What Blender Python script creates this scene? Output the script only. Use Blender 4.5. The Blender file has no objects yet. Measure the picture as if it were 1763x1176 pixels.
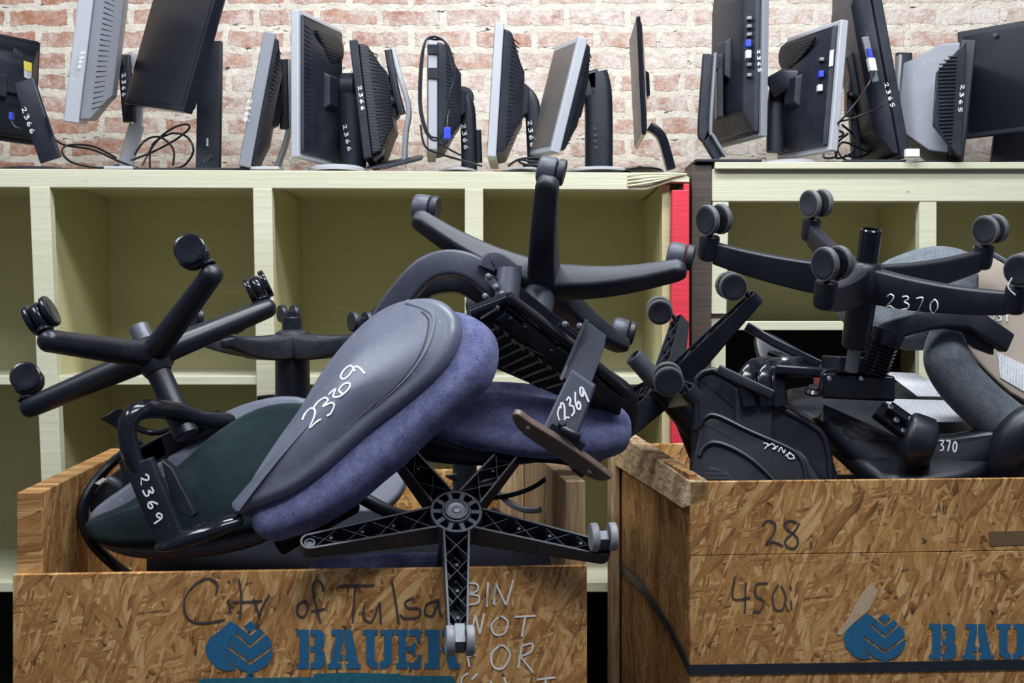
import bpy, bmesh, math, random
from mathutils import Vector, Matrix
from math import sin, cos, pi
SC = bpy.context.scene
# ---------------------------------------------------------------- camera
F, CX, HY, H = 2400.0, 881.5, 545.0, 1.5
cam_data = bpy.data.cameras.new('camera'); cam = bpy.data.objects.new('camera', cam_data)
SC.collection.objects.link(cam); SC.camera = cam
cam.location = (0, 0, H); cam.rotation_euler = (pi/2, 0, 0)
cam_data.sensor_width = 36; cam_data.lens = F*36/1763
cam_data.shift_y = -(588-HY)/1763
cam_data.clip_end = 50
# ---------------------------------------------------------------- world, lamps, exposure
world = bpy.data.worlds.new('world'); SC.world = world; world.use_nodes = True
world.node_tree.nodes['Background'].inputs[0].default_value = (0.62, 0.72, 1.0, 1)
world.node_tree.nodes['Background'].inputs[1].default_value = 0.20
def lamp(name, loc, aim, sx, sy, power, col):
    ld = bpy.data.lights.new(name, 'AREA'); ld.shape = 'RECTANGLE'; ld.size = sx; ld.size_y = sy
    ld.energy = power; ld.color = col
    o = bpy.data.objects.new(name, ld); SC.collection.objects.link(o); o.location = loc
    o.rotation_euler = (Vector(aim)-Vector(loc)).to_track_quat('-Z', 'Y').to_euler()
    return o
lamp('overhead_light', (0.25, 3.0, 3.9), (0.25, 3.8, 0.9), 2.4, 0.35, 105, (0.90, 0.95, 1.0))
lamp('overhead_light', (0.8, 1.3, 4.1), (0.1, 3.6, 0.9), 2.6, 0.5, 115, (0.90, 0.95, 1.0))
lamp('overhead_light', (-2.5, 1.9, 3.9), (-0.4, 3.1, 1.2), 2.2, 0.6, 75, (0.86, 0.92, 1.0))  # added lamp, put there to lay a sheen on the backrest shell
SC.view_settings.view_transform = 'Standard'; SC.view_settings.look = 'None'
SC.view_settings.gamma = 1; SC.view_settings.exposure = -0.08
# ---------------------------------------------------------------- geometry helpers
def V(*a): return Vector(a)
def P(px, py, d):                       # a sight line through the frame, cut at distance d
    return Vector(((px-CX)*d/F, d, H+(HY-py)*d/F))
class Plane:
    def __init__(s, p, n): s.p = Vector(p); s.n = Vector(n).normalized()
    def __call__(s, px, py, off=0.0):
        d = Vector(((px-CX)/F, 1, (HY-py)/F)); o = Vector((0, 0, H))
        t = (s.p+s.n*off-o).dot(s.n)/d.dot(s.n)
        return o+d*t
def catmull(pts, n=6, closed=False):
    pts = [Vector(p) for p in pts]; m = len(pts); out = []
    for i in range(m if closed else m-1):
        if closed: a, b, c, d = pts[(i-1) % m], pts[i], pts[(i+1) % m], pts[(i+2) % m]
        else: a, b, c, d = pts[max(i-1, 0)], pts[i], pts[i+1], pts[min(i+2, m-1)]
        for k in range(n):
            t = k/n
            out.append(0.5*((2*b)+(c-a)*t+(2*a-5*b+4*c-d)*t*t+(3*b-a-3*c+d)*t*t*t))
    if not closed: out.append(pts[-1])
    return out
def ell(a, b, n=14): return [(a*cos(2*pi*i/n), b*sin(2*pi*i/n)) for i in range(n)]
def rrect(w, h, r, k=3):                # half sizes and corner radius
    o = []
    for cx, cy, a0 in ((w-r, h-r, 0), (-w+r, h-r, 90), (-w+r, -h+r, 180), (w-r, -h+r, 270)):
        for i in range(k+1):
            a = math.radians(a0+90*i/k); o.append((cx+r*cos(a), cy+r*sin(a)))
    return o
class MB:
    def __init__(s): s.v = []; s.f = []
    def add(s, vs, fs):
        b = len(s.v); s.v += [Vector(v) for v in vs]; s.f += [tuple(b+i for i in f) for f in fs]; return s
    def loft(s, rings, cap=True, closed=False):
        n = len(rings[0]); vs = [p for r in rings for p in r]; fs = []
        m = len(rings)
        for j in range(m if closed else m-1):
            for i in range(n):
                fs.append((j*n+i, j*n+(i+1) % n, ((j+1) % m)*n+(i+1) % n, ((j+1) % m)*n+i))
        if cap and not closed: fs += [tuple(range(n))[::-1], tuple((m-1)*n+i for i in range(n))]
        return s.add(vs, fs)
    def sweep(s, path, sec, up=(0, 0, 1), scale=None, cap=True):
        path = [Vector(p) for p in path]; rings = []
        for i, p in enumerate(path):
            t = (path[min(i+1, len(path)-1)]-path[max(i-1, 0)]).normalized()
            u = Vector(up[i]) if isinstance(up, list) else Vector(up)
            sd = t.cross(u)
            if sd.length < 1e-4: sd = t.cross(Vector((1, 0.1, 0)))
            sd.normalize(); u2 = sd.cross(t)
            sc = scale[i] if scale else 1.0
            if not isinstance(sc, tuple): sc = (sc, sc)
            q = sec[i] if isinstance(sec[0], list) else sec
            rings.append([p+sd*a*sc[0]+u2*b*sc[1] for a, b in q])
        return s.loft(rings, cap)
    def tube(s, path, r, n=12, up=(0.13, 0.21, 0.97), scale=None): return s.sweep(path, ell(r, r, n), up, scale)
    def lathe(s, o, ax, prof, n=24, cap=True):     # prof: (radius, distance along ax)
        o = Vector(o); ax = Vector(ax).normalized(); e = ax.orthogonal().normalized(); g = ax.cross(e)
        return s.loft([[o+ax*t+(e*cos(2*pi*i/n)+g*sin(2*pi*i/n))*max(r, 1e-4) for i in range(n)] for r, t in prof], cap)
    def hexa(s, q, ex):                  # quad q pushed along ex
        q = [Vector(p) for p in q]; ex = Vector(ex)
        return s.loft([q, [p+ex for p in q]])
    def box(s, c, ax, ay, az):           # centre and three half-axis vectors
        c, ax, ay, az = map(Vector, (c, ax, ay, az))
        return s.loft([[c-ax-ay+az*k, c+ax-ay+az*k, c+ax+ay+az*k, c-ax+ay+az*k] for k in (-1, 1)])
    def pillow(s, out, n, prof, rings=5, crown=(0.0, 0.0)):
        # out: closed outline, n: plane normal; prof: (inset, offset) from front rim to back rim
        n = Vector(n).normalized(); out = [Vector(p) for p in out]; m = len(out)
        c = sum(out, Vector())/m
        nor = []
        for i in range(m):
            t = (out[(i+1) % m]-out[i-1]).normalized(); q = t.cross(n)
            if q.dot(c-out[i]) < 0: q = -q
            nor.append(q)
        L = []
        for ins, off in prof: L.append([out[i]+nor[i]*ins+n*off for i in range(m)])
        c0 = sum(L[0], Vector())/m; c1 = sum(L[-1], Vector())/m
        fr = [[c0+(p-c0)*k+n*crown[0]*(1-k*k) for p in L[0]] for k in [0.02]+[(j+1)/(rings+1) for j in range(rings)]]
        bk = [[c1+(p-c1)*k+n*crown[1]*(1-k*k) for p in L[-1]] for k in [0.02]+[(j+1)/(rings+1) for j in range(rings)]]
        return s.loft(fr+L+bk[::-1])
    def ribbon(s, pts, n, w, lift=0.0012, ht=0.0006):
        n = Vector(n).normalized(); pts = [Vector(p) for p in pts]
        return s.sweep([p+n*lift for p in pts], [(-w/2, -ht/2), (w/2, -ht/2), (w/2, ht/2), (-w/2, ht/2)], up=n)
BASE = {}
def tag(o, label=None, cat=None, group=None, kind=None):
    if label: o['label'] = label
    if cat: o['category'] = cat
    if group: o['group'] = group
    if kind: o['kind'] = kind
    return o
def thing(name, label, cat, loc, group=None):
    o = bpy.data.objects.new(name, None); SC.collection.objects.link(o)
    o.location = Vector(loc); o.empty_display_size = 0.05; BASE[o] = Vector(loc)
    if name == 'office_chair': group = 'office chairs heaped in the two bins'
    return tag(o, label, cat, group)
def obj(name, mb, mat, parent=None, bevel=0.0, seg=2, smooth=35, loc=None, subsurf=0):
    L = BASE[parent] if parent else Vector(loc or (0, 0, 0))
    me = bpy.data.meshes.new(name); me.from_pydata([v-L for v in mb.v], [], mb.f); me.validate()
    bm = bmesh.new(); bm.from_mesh(me); bmesh.ops.recalc_face_normals(bm, faces=bm.faces); bm.to_mesh(me); bm.free()
    me.materials.append(mat)
    for p in me.polygons: p.use_smooth = True
    me.set_sharp_from_angle(angle=math.radians(smooth))
    o = bpy.data.objects.new(name, me); SC.collection.objects.link(o)
    if parent: o.parent = parent
    else: o.location = L
    BASE[o] = L
    if bevel:
        b = o.modifiers.new('bevel', 'BEVEL'); b.width = bevel; b.segments = seg; b.limit_method = 'ANGLE'
        b.angle_limit = math.radians(40); b.harden_normals = True
    if subsurf:
        b = o.modifiers.new('subsurf', 'SUBSURF'); b.levels = subsurf; b.render_levels = subsurf
    return o
# handwriting strokes, unit cell, y down
DIG = {'0': [[(.35, 0), (.05, .3), (.05, .75), (.35, 1), (.62, .7), (.62, .25), (.38, 0), (.25, .05)]],
 '1': [[(.3, 0), (.3, 1)]], '2': [[(0, .22), (.25, 0), (.55, .1), (.5, .4), (.05, .95), (.3, .85), (.8, 1)]],
 '3': [[(.05, .08), (.45, 0), (.6, .2), (.25, .42), (.65, .58), (.6, .9), (.05, 1)]],
 '4': [[(.15, 0), (.05, .5), (.65, .5)], [(.6, 0), (.55, 1)]], '5': [[(.65, 0), (.15, 0), (.1, .45), (.55, .5), (.55, .9), (.05, 1)]],
 '6': [[(.5, 0), (.12, .45), (.1, .85), (.4, 1), (.65, .8), (.5, .58), (.15, .7)]],
 '7': [[(0, .08), (.6, 0), (.3, 1)]], '8': [[(.55, .1), (.25, 0), (.1, .22), (.55, .6), (.5, .95), (.15, .98), (.08, .7), (.6, .25), (.55, .1)]],
 '9': [[(.6, .12), (.3, 0), (.05, .28), (.25, .5), (.6, .15), (.62, .2), (.8, 1)]],
 'D': [[(.05, 0), (.05, 1), (.4, .9), (.6, .5), (.4, .1), (.05, 0)]], 'E': [[(.6, 0), (.1, 0), (.1, 1), (.6, 1)], [(.1, .5), (.5, .5)]],
 'L': [[(.1, 0), (.1, 1), (.6, 1)]], 'U': [[(.05, 0), (.1, .8), (.35, 1), (.6, .8), (.6, 0)]],
 'S': [[(.6, .1), (.3, 0), (.1, .25), (.55, .6), (.5, .95), (.05, 1)]]}
def digits(mb, text, pl, o, adv, down, w=0.003, k=0.85, lift=0.0015):
    # o, adv, down in frame pixels, mapped on plane pl
    for i, ch in enumerate(text):
        for st in DIG[ch]:
            pts = []
            for x, y in st:
                px = o[0]+adv[0]*(i+x*k)+down[0]*y; py = o[1]+adv[1]*(i+x*k)+down[1]*y
                pts.append(pl(px, py))
            n = pl.n if pl.n.y < 0 else -pl.n
            mb.ribbon(catmull(pts, 4) if ch not in 'DEL' else pts, n, w, lift)
    return mb
def trace(mb, pl, strokes, w, smooth=True, lift=0.0015):
    n = pl.n if pl.n.y < 0 else -pl.n
    for st in strokes:
        pts = [pl(x, y) for x, y in st]
        mb.ribbon(catmull(pts, 4) if smooth and len(pts) > 2 else pts, n, w, lift)
    return mb
# ---------------------------------------------------------------- materials
class NT:
    def __init__(s, name):
        s.m = bpy.data.materials.new(name); s.m.use_nodes = True; s.t = s.m.node_tree
        s.b = s.t.nodes['Principled BSDF']; s._co = None
    def n(s, typ, ins=None, **kw):
        x = s.t.nodes.new(typ)
        for k, v in kw.items(): setattr(x, k, v)
        for k, v in (ins or {}).items(): s.put(x.inputs[k], v)
        return x
    def put(s, sock, v):
        if isinstance(v, bpy.types.NodeSocket): s.t.links.new(v, sock)
        else: sock.default_value = v
    def co(s):
        if s._co is None: s._co = s.n('ShaderNodeTexCoord').outputs['Object']
        return s._co
    def noise(s, scale, detail=3, vec=None, rough=0.5, dist=0.0):
        return s.n('ShaderNodeTexNoise', {'Vector': vec or s.co(), 'Scale': scale, 'Detail': detail, 'Roughness': rough, 'Distortion': dist}).outputs['Fac']
    def map(s, vec=None, loc=(0, 0, 0), rot=(0, 0, 0), scale=(1, 1, 1)):
        return s.n('ShaderNodeMapping', {'Vector': vec or s.co(), 'Location': loc, 'Rotation': rot, 'Scale': scale}).outputs[0]
    def ramp(s, fac, stops, interp='LINEAR'):
        r = s.n('ShaderNodeValToRGB', {'Fac': fac}); r.color_ramp.interpolation = interp; e = r.color_ramp.elements
        while len(e) < len(stops): e.new(0.5)
        for i, (p, c) in enumerate(stops):
            e[i].position = p; e[i].color = (c, c, c, 1) if isinstance(c, (int, float)) else (*c, 1)
        return r.outputs[0]
    def mix(s, fac, a, b, mode='MIX'):
        x = s.n('ShaderNodeMix', data_type='RGBA', blend_type=mode)
        for i, v in ((0, fac), (6, a), (7, b)):
            s.put(x.inputs[i], (*v, 1) if isinstance(v, tuple) and len(v) == 3 else v)
        return x.outputs[2]
    def math(s, op, a, b=0.0):
        x = s.n('ShaderNodeMath', operation=op); s.put(x.inputs[0], a); s.put(x.inputs[1], b); return x.outputs[0]
    def bump(s, h, strength=0.3, dist=0.002):
        s.put(s.b.inputs['Normal'], s.n('ShaderNodeBump', {'Height': h, 'Strength': strength, 'Distance': dist}).outputs[0])
    def done(s, col=None, rough=None, metal=None, spec=None):
        if col is not None: s.put(s.b.inputs['Base Color'], (*col, 1) if isinstance(col, tuple) else col)
        if rough is not None: s.put(s.b.inputs['Roughness'], rough)
        if metal is not None: s.b.inputs['Metallic'].default_value = metal
        if spec is not None: s.b.inputs['Specular IOR Level'].default_value = spec
        return s.m
def plastic(name, c, dust, r0=0.3, r1=0.5, amt=0.5, bump=0.05, sc=60, spec=0.5):
    t = NT(name); n1 = t.noise(6, 5, rough=0.65); n2 = t.noise(90, 2)
    f = t.math('MULTIPLY', t.ramp(n1, [(0.42, 0), (0.72, 1)]), amt)
    col = t.mix(f, c, dust)
    col = t.mix(t.ramp(n2, [(0.66, 0), (0.74, 0.25)]), col, tuple(min(1, x*2+.02) for x in dust))
    t.bump(t.noise(sc*12, 2), bump, 0.001)
    return t.done(col, t.ramp(n1, [(0.3, r0), (0.75, r1)]), spec=spec)
def fabric(name, c, c2, sc=1400, sheen=0.3, twill=False, blot=40):
    t = NT(name); n1 = t.noise(blot, 4, rough=0.7); n2 = t.noise(sc, 1)
    col = t.mix(t.ramp(n1, [(0.38, 0), (0.62, 1)]), c, c2)
    col = t.mix(t.ramp(n2, [(0.35, 0), (0.65, 0.55)]), col, tuple(min(1, x*1.9+.01) for x in c2))
    hgt = n2
    if twill:
        w = t.n('ShaderNodeTexWave', {'Vector': t.map(rot=(0.3, 0.7, 0.4)), 'Scale': 58, 'Distortion': 1.5, 'Detail': 1}).outputs['Fac']
        col = t.mix(t.ramp(w, [(0.3, 0.0), (0.7, 0.45)]), col, tuple(x*0.35 for x in c)); hgt = w
    t.bump(hgt, 0.35, 0.0015)
    t.b.inputs['Sheen Weight'].default_value = sheen
    t.b.inputs['Sheen Tint'].default_value = (*[min(1, x*3+.2) for x in c2], 1)
    return t.done(col, 0.9, spec=0.2)
M = {}
M['black'] = plastic('black_plastic', (0.006, 0.0078, 0.0135), (0.017, 0.020, 0.031), 0.32, 0.5)
M['dusty'] = plastic('dusty_black_plastic', (0.012, 0.0145, 0.022), (0.052, 0.056, 0.070), 0.36, 0.6, 0.8)
M['gloss'] = plastic('gloss_black', (0.006, 0.007, 0.011), (0.014, 0.016, 0.024), 0.12, 0.22, 0.5, 0.0)
M['wheel'] = plastic('castor_black', (0.010, 0.012, 0.018), (0.036, 0.038, 0.046), 0.3, 0.5, 0.8)
M['tread'] = plastic('castor_tread_grey', (0.09, 0.09, 0.092), (0.17, 0.165, 0.155), 0.5, 0.7, 0.8)
M['whitewheel'] = plastic('castor_pale_grey', (0.27, 0.27, 0.28), (0.15, 0.15, 0.155), 0.4, 0.6, 0.8)
M['shell'] = plastic('grey_shell_plastic', (0.115, 0.125, 0.170), (0.18, 0.19, 0.235), 0.32, 0.45, 0.6)
M['armgrey'] = plastic('arm_grey_plastic', (0.055, 0.060, 0.082), (0.10, 0.106, 0.135), 0.38, 0.55, 0.5)
M['metal'] = plastic('worn_metal', (0.30, 0.31, 0.33), (0.16, 0.16, 0.17), 0.25, 0.5, 0.7); M['metal'].node_tree.nodes['Principled BSDF'].inputs['Metallic'].default_value = 0.8
M['tubegrey'] = plastic('tube_grey', (0.10, 0.11, 0.13), (0.20, 0.20, 0.21), 0.35, 0.5, 0.7); M['tubegrey'].node_tree.nodes['Principled BSDF'].inputs['Metallic'].default_value = 0.4
M['mon'] = plastic('monitor_black', (0.010, 0.0125, 0.021), (0.027, 0.031, 0.044), 0.38, 0.55, 0.6)
M['silver'] = plastic('silver_plastic', (0.42, 0.43, 0.46), (0.33, 0.34, 0.36), 0.3, 0.45, 0.5)
M['greysil'] = plastic('grey_silver_plastic', (0.22, 0.23, 0.26), (0.17, 0.175, 0.19), 0.35, 0.5, 0.5)
M['wireglint'] = plastic('wire_glint', (0.42, 0.40, 0.33), (0.25, 0.24, 0.2), 0.35, 0.5, 0.5)  # pale colour carries the glints on the seat pan wires
M['brown'] = plastic('brown_pad', (0.10, 0.065, 0.05), (0.16, 0.11, 0.09), 0.35, 0.5, 0.6)
M['blue'] = fabric('blue_speckled_fabric', (0.036, 0.040, 0.100), (0.105, 0.110, 0.205), 480, 0.25, blot=38)
M['green'] = fabric('dark_green_fabric', (0.004, 0.009, 0.011), (0.007, 0.018, 0.020), 1500, 0.25)
M['grey'] = fabric('grey_twill_fabric', (0.075, 0.088, 0.105), (0.15, 0.165, 0.185), 520, 0.15, True)
M['dark'] = fabric('black_fabric', (0.006, 0.007, 0.011), (0.012, 0.013, 0.02), 1200, 0.15)
def simple(name, c, r=0.5, metal=0.0, sc=30, var=0.2):
    t = NT(name); f = t.noise(sc, 3)
    return t.done(t.mix(f, tuple(x*(1-var) for x in c), tuple(min(1, x*(1+var)) for x in c)), r, metal)
M['ink'] = simple('white_marker', (0.85, 0.85, 0.88), 0.6)
M['chalk'] = simple('chalk', (0.78, 0.76, 0.72), 0.9)
M['marker'] = simple('dark_marker', (0.050, 0.040, 0.042), 0.7)
M['bluepaint'] = simple('stencil_blue', (0.012, 0.115, 0.235), 0.7, sc=120, var=0.35)
M['tealpaint'] = simple('stencil_teal', (0.010, 0.12, 0.17), 0.7, sc=90, var=0.5)
M['plugblue'] = simple('plug_blue', (0.03, 0.06, 0.55), 0.4)
M['plugwhite'] = simple('plug_white', (0.72, 0.72, 0.70), 0.4)
M['chrome'] = simple('screw_steel', (0.6, 0.6, 0.62), 0.25, 0.9)
M['cord'] = simple('cord_black', (0.010, 0.011, 0.016), 0.4)
M['strap'] = simple('strap_black', (0.014, 0.018, 0.026), 0.45)
M['yellow'] = simple('sticker_yellow', (0.75, 0.62, 0.10), 0.5)
M['concrete'] = simple('dark_floor', (0.05, 0.05, 0.055), 0.8)
def screen(name, c, r):
    t = NT(name); return t.done(t.mix(t.noise(5, 3), c, tuple(x*1.5 for x in c)), r)
M['screen'] = screen('black_screen', (0.006, 0.007, 0.011), 0.28)
M['screenreflect'] = screen('tan_reflection_screen', (0.12, 0.105, 0.095), 0.45)  # tan reflection put into the screen's base colour
def vents():
    t = NT('vented_black'); w = t.n('ShaderNodeTexWave', {'Vector': t.co(), 'Scale': 32}, bands_direction='Z').outputs['Fac']
    t.bump(t.ramp(w, [(0.4, 0), (0.6, 1)]), 0.9, 0.004)
    return t.done(t.mix(t.ramp(w, [(0.3, 0), (0.5, 1)]), (0.002, 0.002, 0.004), (0.016, 0.018, 0.026)), 0.5)
M['vents'] = vents()
def paper():
    t = NT('printed_paper'); w = t.n('ShaderNodeTexWave', {'Vector': t.map(rot=(0, 0, 0.5)), 'Scale': 48, 'Distortion': 0.4}, bands_direction='X').outputs['Fac']
    nz = t.noise(420, 2)
    f = t.math('MULTIPLY', t.ramp(w, [(0.55, 0), (0.7, 1)]), t.ramp(nz, [(0.45, 0), (0.55, 0.55)]))
    return t.done(t.mix(f, (0.66, 0.67, 0.70), (0.12, 0.12, 0.14)), 0.35)
M['paper'] = paper()
def tan():
    t = NT('beige_board'); f = t.noise(5, 5, rough=0.6)
    return t.done(t.mix(f, (0.33, 0.27, 0.21), (0.43, 0.36, 0.29)), 0.55)
M['tan'] = tan()
def paint(name, a, b, grime):
    t = NT(name)
    g = t.noise(3.0, 5, t.map(scale=(0.25, 1, 2.5)), 0.65)
    col = t.mix(t.ramp(g, [(0.35, 0), (0.65, 1)]), a, b)
    ch = t.noise(26, 4, t.map(scale=(0.45, 1, 1.4)), 0.7)
    col = t.mix(t.ramp(ch, [(0.69, 0), (0.73, 0.8)]), col, grime)
    fine = t.noise(14, 3, t.map(scale=(0.2, 1, 6)))
    t.bump(t.math('ADD', fine, t.math('MULTIPLY', ch, 0.6)), 0.35, 0.003)
    return t.done(col, 0.5)
M['cream'] = paint('cream_paint', (0.60, 0.585, 0.425), (0.54, 0.52, 0.365), (0.12, 0.075, 0.04))
M['creamshade'] = paint('cream_paint_shade_tint', (0.56, 0.52, 0.29), (0.51, 0.475, 0.255), (0.40, 0.36, 0.20))  # same cream paint, the yellow cast of cubby shade put into its colour
M['splinter'] = paint('splintered_cream', (0.62, 0.60, 0.42), (0.50, 0.42, 0.26), (0.16, 0.11, 0.06))
M['red'] = paint('red_paint', (0.68, 0.035, 0.06), (0.60, 0.028, 0.048), (0.72, 0.30, 0.28))
M['darkwood'] = paint('dark_brown_board', (0.085, 0.06, 0.045), (0.04, 0.03, 0.028), (0.02, 0.015, 0.012))
M['bayshade'] = simple('unlit_bay_black', (0.010, 0.010, 0.013), 0.8)  # black colour painted in for the unlit lower bays
def osb(name, side, dark=1.0):
    t = NT(name); sx = t.n('ShaderNodeSeparateXYZ', {'Vector': t.co()})
    v = t.n('ShaderNodeCombineXYZ', {'X': sx.outputs['Y' if side else 'X'], 'Y': sx.outputs['Z'], 'Z': 0.0}).outputs[0]
    wob = t.n('ShaderNodeTexNoise', {'Vector': v, 'Scale': 9.0, 'Detail': 2}).outputs['Color']
    v = t.n('ShaderNodeVectorMath', {0: v, 1: t.n('ShaderNodeVectorMath', {0: wob, 3: 0.022}, operation='SCALE').outputs[0]}, operation='ADD').outputs[0]
    tone = None
    for i, (ang, ln, wd, thr) in enumerate([(82, 11, 75, 0), (15, 12, 80, 0.55), (-40, 14, 85, 0.55), (62, 10, 70, 0.5), (-72, 10, 80, 0.55), (98, 12, 95, 0.55), (45, 7, 42, 0.74), (-12, 22, 150, 0.72), (78, 6, 38, 0.78), (110, 20, 150, 0.66), (-50, 8, 50, 0.82)]):
        mp = t.n('ShaderNodeMapping', {'Vector': v, 'Location': (i*3.7, i*1.9, 0), 'Rotation': (0, 0, math.radians(ang))}).outputs[0]
        mp = t.n('ShaderNodeMapping', {'Vector': mp, 'Scale': (ln, wd, 1)}).outputs[0]
        vo = t.n('ShaderNodeTexVoronoi', {'Vector': mp, 'Scale': 1.0}, voronoi_dimensions='2D')
        sp = t.n('ShaderNodeSeparateColor', {'Color': vo.outputs['Color']})
        fib = t.n('ShaderNodeTexNoise', {'Vector': mp, 'Scale': 2.6, 'Detail': 4.0, 'Roughness': 0.6}).outputs['Fac']
        val = t.math('ADD', t.math('MULTIPLY', sp.outputs[0], 0.42), t.math('MULTIPLY', fib, 0.66))
        val = t.math('SUBTRACT', val, t.math('MULTIPLY', t.math('POWER', vo.outputs['Distance'], 3.0), 0.35))
        if tone is None: tone = val
        else:
            mk = t.math('GREATER_THAN', sp.outputs[1], thr)
            x = t.n('ShaderNodeMix', {0: mk, 2: tone, 3: val}); tone = x.outputs[0]
    d = dark
    col = t.ramp(tone, [(0.14, (0.10*d, 0.040*d, 0.012*d)), (0.34, (0.32*d, 0.138*d, 0.036*d)), (0.54, (0.46*d, 0.228*d, 0.066*d)), (0.80, (0.70*d, 0.44*d, 0.19*d))])
    chip = t.noise(38, 3, v)
    col = t.mix(t.ramp(chip, [(0.70, 0), (0.73, 0.85)]), col, (0.035, 0.018, 0.012))
    t.bump(tone, 0.45, 0.003)
    return t.done(col, t.ramp(tone, [(0.2, 0.72), (0.9, 0.5)]))
M['osb'] = osb('strand_board', False); M['osbside'] = osb('strand_board_side', True, 0.9)
def lumber():
    t = NT('raw_lumber_edge'); g = t.noise(9, 4, t.map(scale=(9, 9, 0.8)), 0.6)
    t.bump(g, 0.5, 0.003)
    return t.done(t.ramp(g, [(0.3, (0.17, 0.095, 0.045)), (0.5, (0.36, 0.235, 0.12)), (0.72, (0.52, 0.38, 0.22))]), 0.75)
M['lumber'] = lumber()
def endgrain():
    t = NT('strand_board_cut_edge'); g = t.noise(60, 4, t.map(scale=(1, 0.35, 1.6)), 0.7)
    t.bump(g, 0.7, 0.004)
    return t.done(t.ramp(g, [(0.3, (0.16, 0.09, 0.045)), (0.5, (0.42, 0.28, 0.15)), (0.7, (0.62, 0.48, 0.30))]), 0.8)
M['cut'] = endgrain()
def brick():
    t = NT('whitewashed_brick'); sx = t.n('ShaderNodeSeparateXYZ', {'Vector': t.co()})
    v = t.n('ShaderNodeCombineXYZ', {'X': sx.outputs['X'], 'Y': sx.outputs['Z'], 'Z': 0.0}).outputs[0]
    wob = t.n('ShaderNodeTexNoise', {'Vector': v, 'Scale': 8.0, 'Detail': 5, 'Roughness': 0.72}).outputs['Color']
    v2 = t.n('ShaderNodeVectorMath', {0: v, 1: t.n('ShaderNodeVectorMath', {0: wob, 3: 0.055}, operation='SCALE').outputs[0]}, operation='ADD').outputs[0]
    br = t.n('ShaderNodeTexBrick', {'Vector': v2, 'Color1': (0, 0, 0, 1), 'Color2': (1, 1, 1, 1), 'Mortar': (0.5, 0.5, 0.5, 1), 'Scale': 1.0, 'Mortar Size': 0.0155,
        'Mortar Smooth': 0.35, 'Bias': 0.0, 'Brick Width': 0.222, 'Row Height': 0.0775}, offset=0.5, squash=0.52, squash_frequency=6)
    per = t.n('ShaderNodeSeparateColor', {'Color': br.outputs['Color']}).outputs[0]
    bc = t.ramp(per, [(0.0, (0.42, 0.155, 0.075)), (0.35, (0.50, 0.235, 0.135)), (0.7, (0.40, 0.18, 0.12)), (1.0, (0.52, 0.31, 0.21))])
    blot = t.noise(16, 6, v, 0.78); fine = t.noise(85, 3, v, 0.7); big = t.noise(1.7, 2, v); mid = t.noise(26, 5, v, 0.75)
    gx = t.n('ShaderNodeMapRange', {'Value': sx.outputs['X'], 1: -2.0, 2: 0.0, 3: -0.04, 4: 0.055}).outputs[0]
    bc = t.mix(t.ramp(fine, [(0.42, 0.0), (0.62, 0.45)]), bc, (0.20, 0.085, 0.06))
    washx = t.math('ADD', t.math('ADD', t.math('MULTIPLY', big, 0.3), t.math('MULTIPLY', blot, 0.7)), gx)
    washx = t.math('ADD', washx, t.math('MULTIPLY', t.math('SUBTRACT', fine, 0.5), 0.25))
    wash = t.ramp(washx, [(0.40, 0.0), (0.50, 0.42), (0.60, 0.92)])
    hi = t.mix(wash, bc, t.mix(per, (0.66, 0.56, 0.50), (0.74, 0.68, 0.62)))
    pale = t.mix(t.ramp(t.noise(20, 5, v, 0.7), [(0.35, 0), (0.65, 1)]), (0.80, 0.72, 0.61), (0.62, 0.545, 0.45))
    pale = t.mix(t.ramp(fine, [(0.55, 0.0), (0.72, 0.5)]), pale, (0.44, 0.37, 0.30))
    mor = t.ramp(t.math('ADD', br.outputs['Fac'], t.math('MULTIPLY', t.math('SUBTRACT', t.noise(34, 5, v, 0.75), 0.5), 1.5)), [(0.35, 0), (0.66, 1)])
    col = t.mix(mor, hi, pale)
    gap = t.ramp(t.noise(13, 5, t.map(v, scale=(1, 3.4, 1)), 0.72), [(0.62, 0), (0.645, 1)])
    gp = t.math('MULTIPLY', gap, t.ramp(br.outputs['Fac'], [(0.4, 0), (0.8, 1)]))
    col = t.mix(gp, col, (0.05, 0.042, 0.038))
    hgt = t.math('ADD', t.math('MULTIPLY', mor, -0.35), t.math('ADD', t.math('MULTIPLY', mid, 1.0), t.math('MULTIPLY', gp, -1.0)))
    t.bump(hgt, 0.75, 0.018)
    return t.done(col, 0.9)
M['brick'] = brick()
# ---------------------------------------------------------------- the setting
def struct(name, mb, mat):
    return tag(obj(name, mb, mat), kind='structure')
w = MB(); w.hexa([V(-3.2, 4.98, 0), V(1.42, 4.98, 0), V(1.42, 4.98, 4.4), V(-3.2, 4.98, 4.4)], (0, .25, 0)); struct('wall_back', w, M['brick'])
w = MB(); w.hexa([V(1.40, 4.985, 0), V(3.4, 4.86, 0), V(3.4, 4.86, 4.4), V(1.40, 4.985, 4.4)], (0.04, .28, 0)); struct('wall_right', w, M['brick'])
w = MB(); w.box((0, 2.2, -.05), (3.6, 0, 0), (0, 3.2, 0), (0, 0, .05)); struct('floor', w, M['concrete'])
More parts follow.
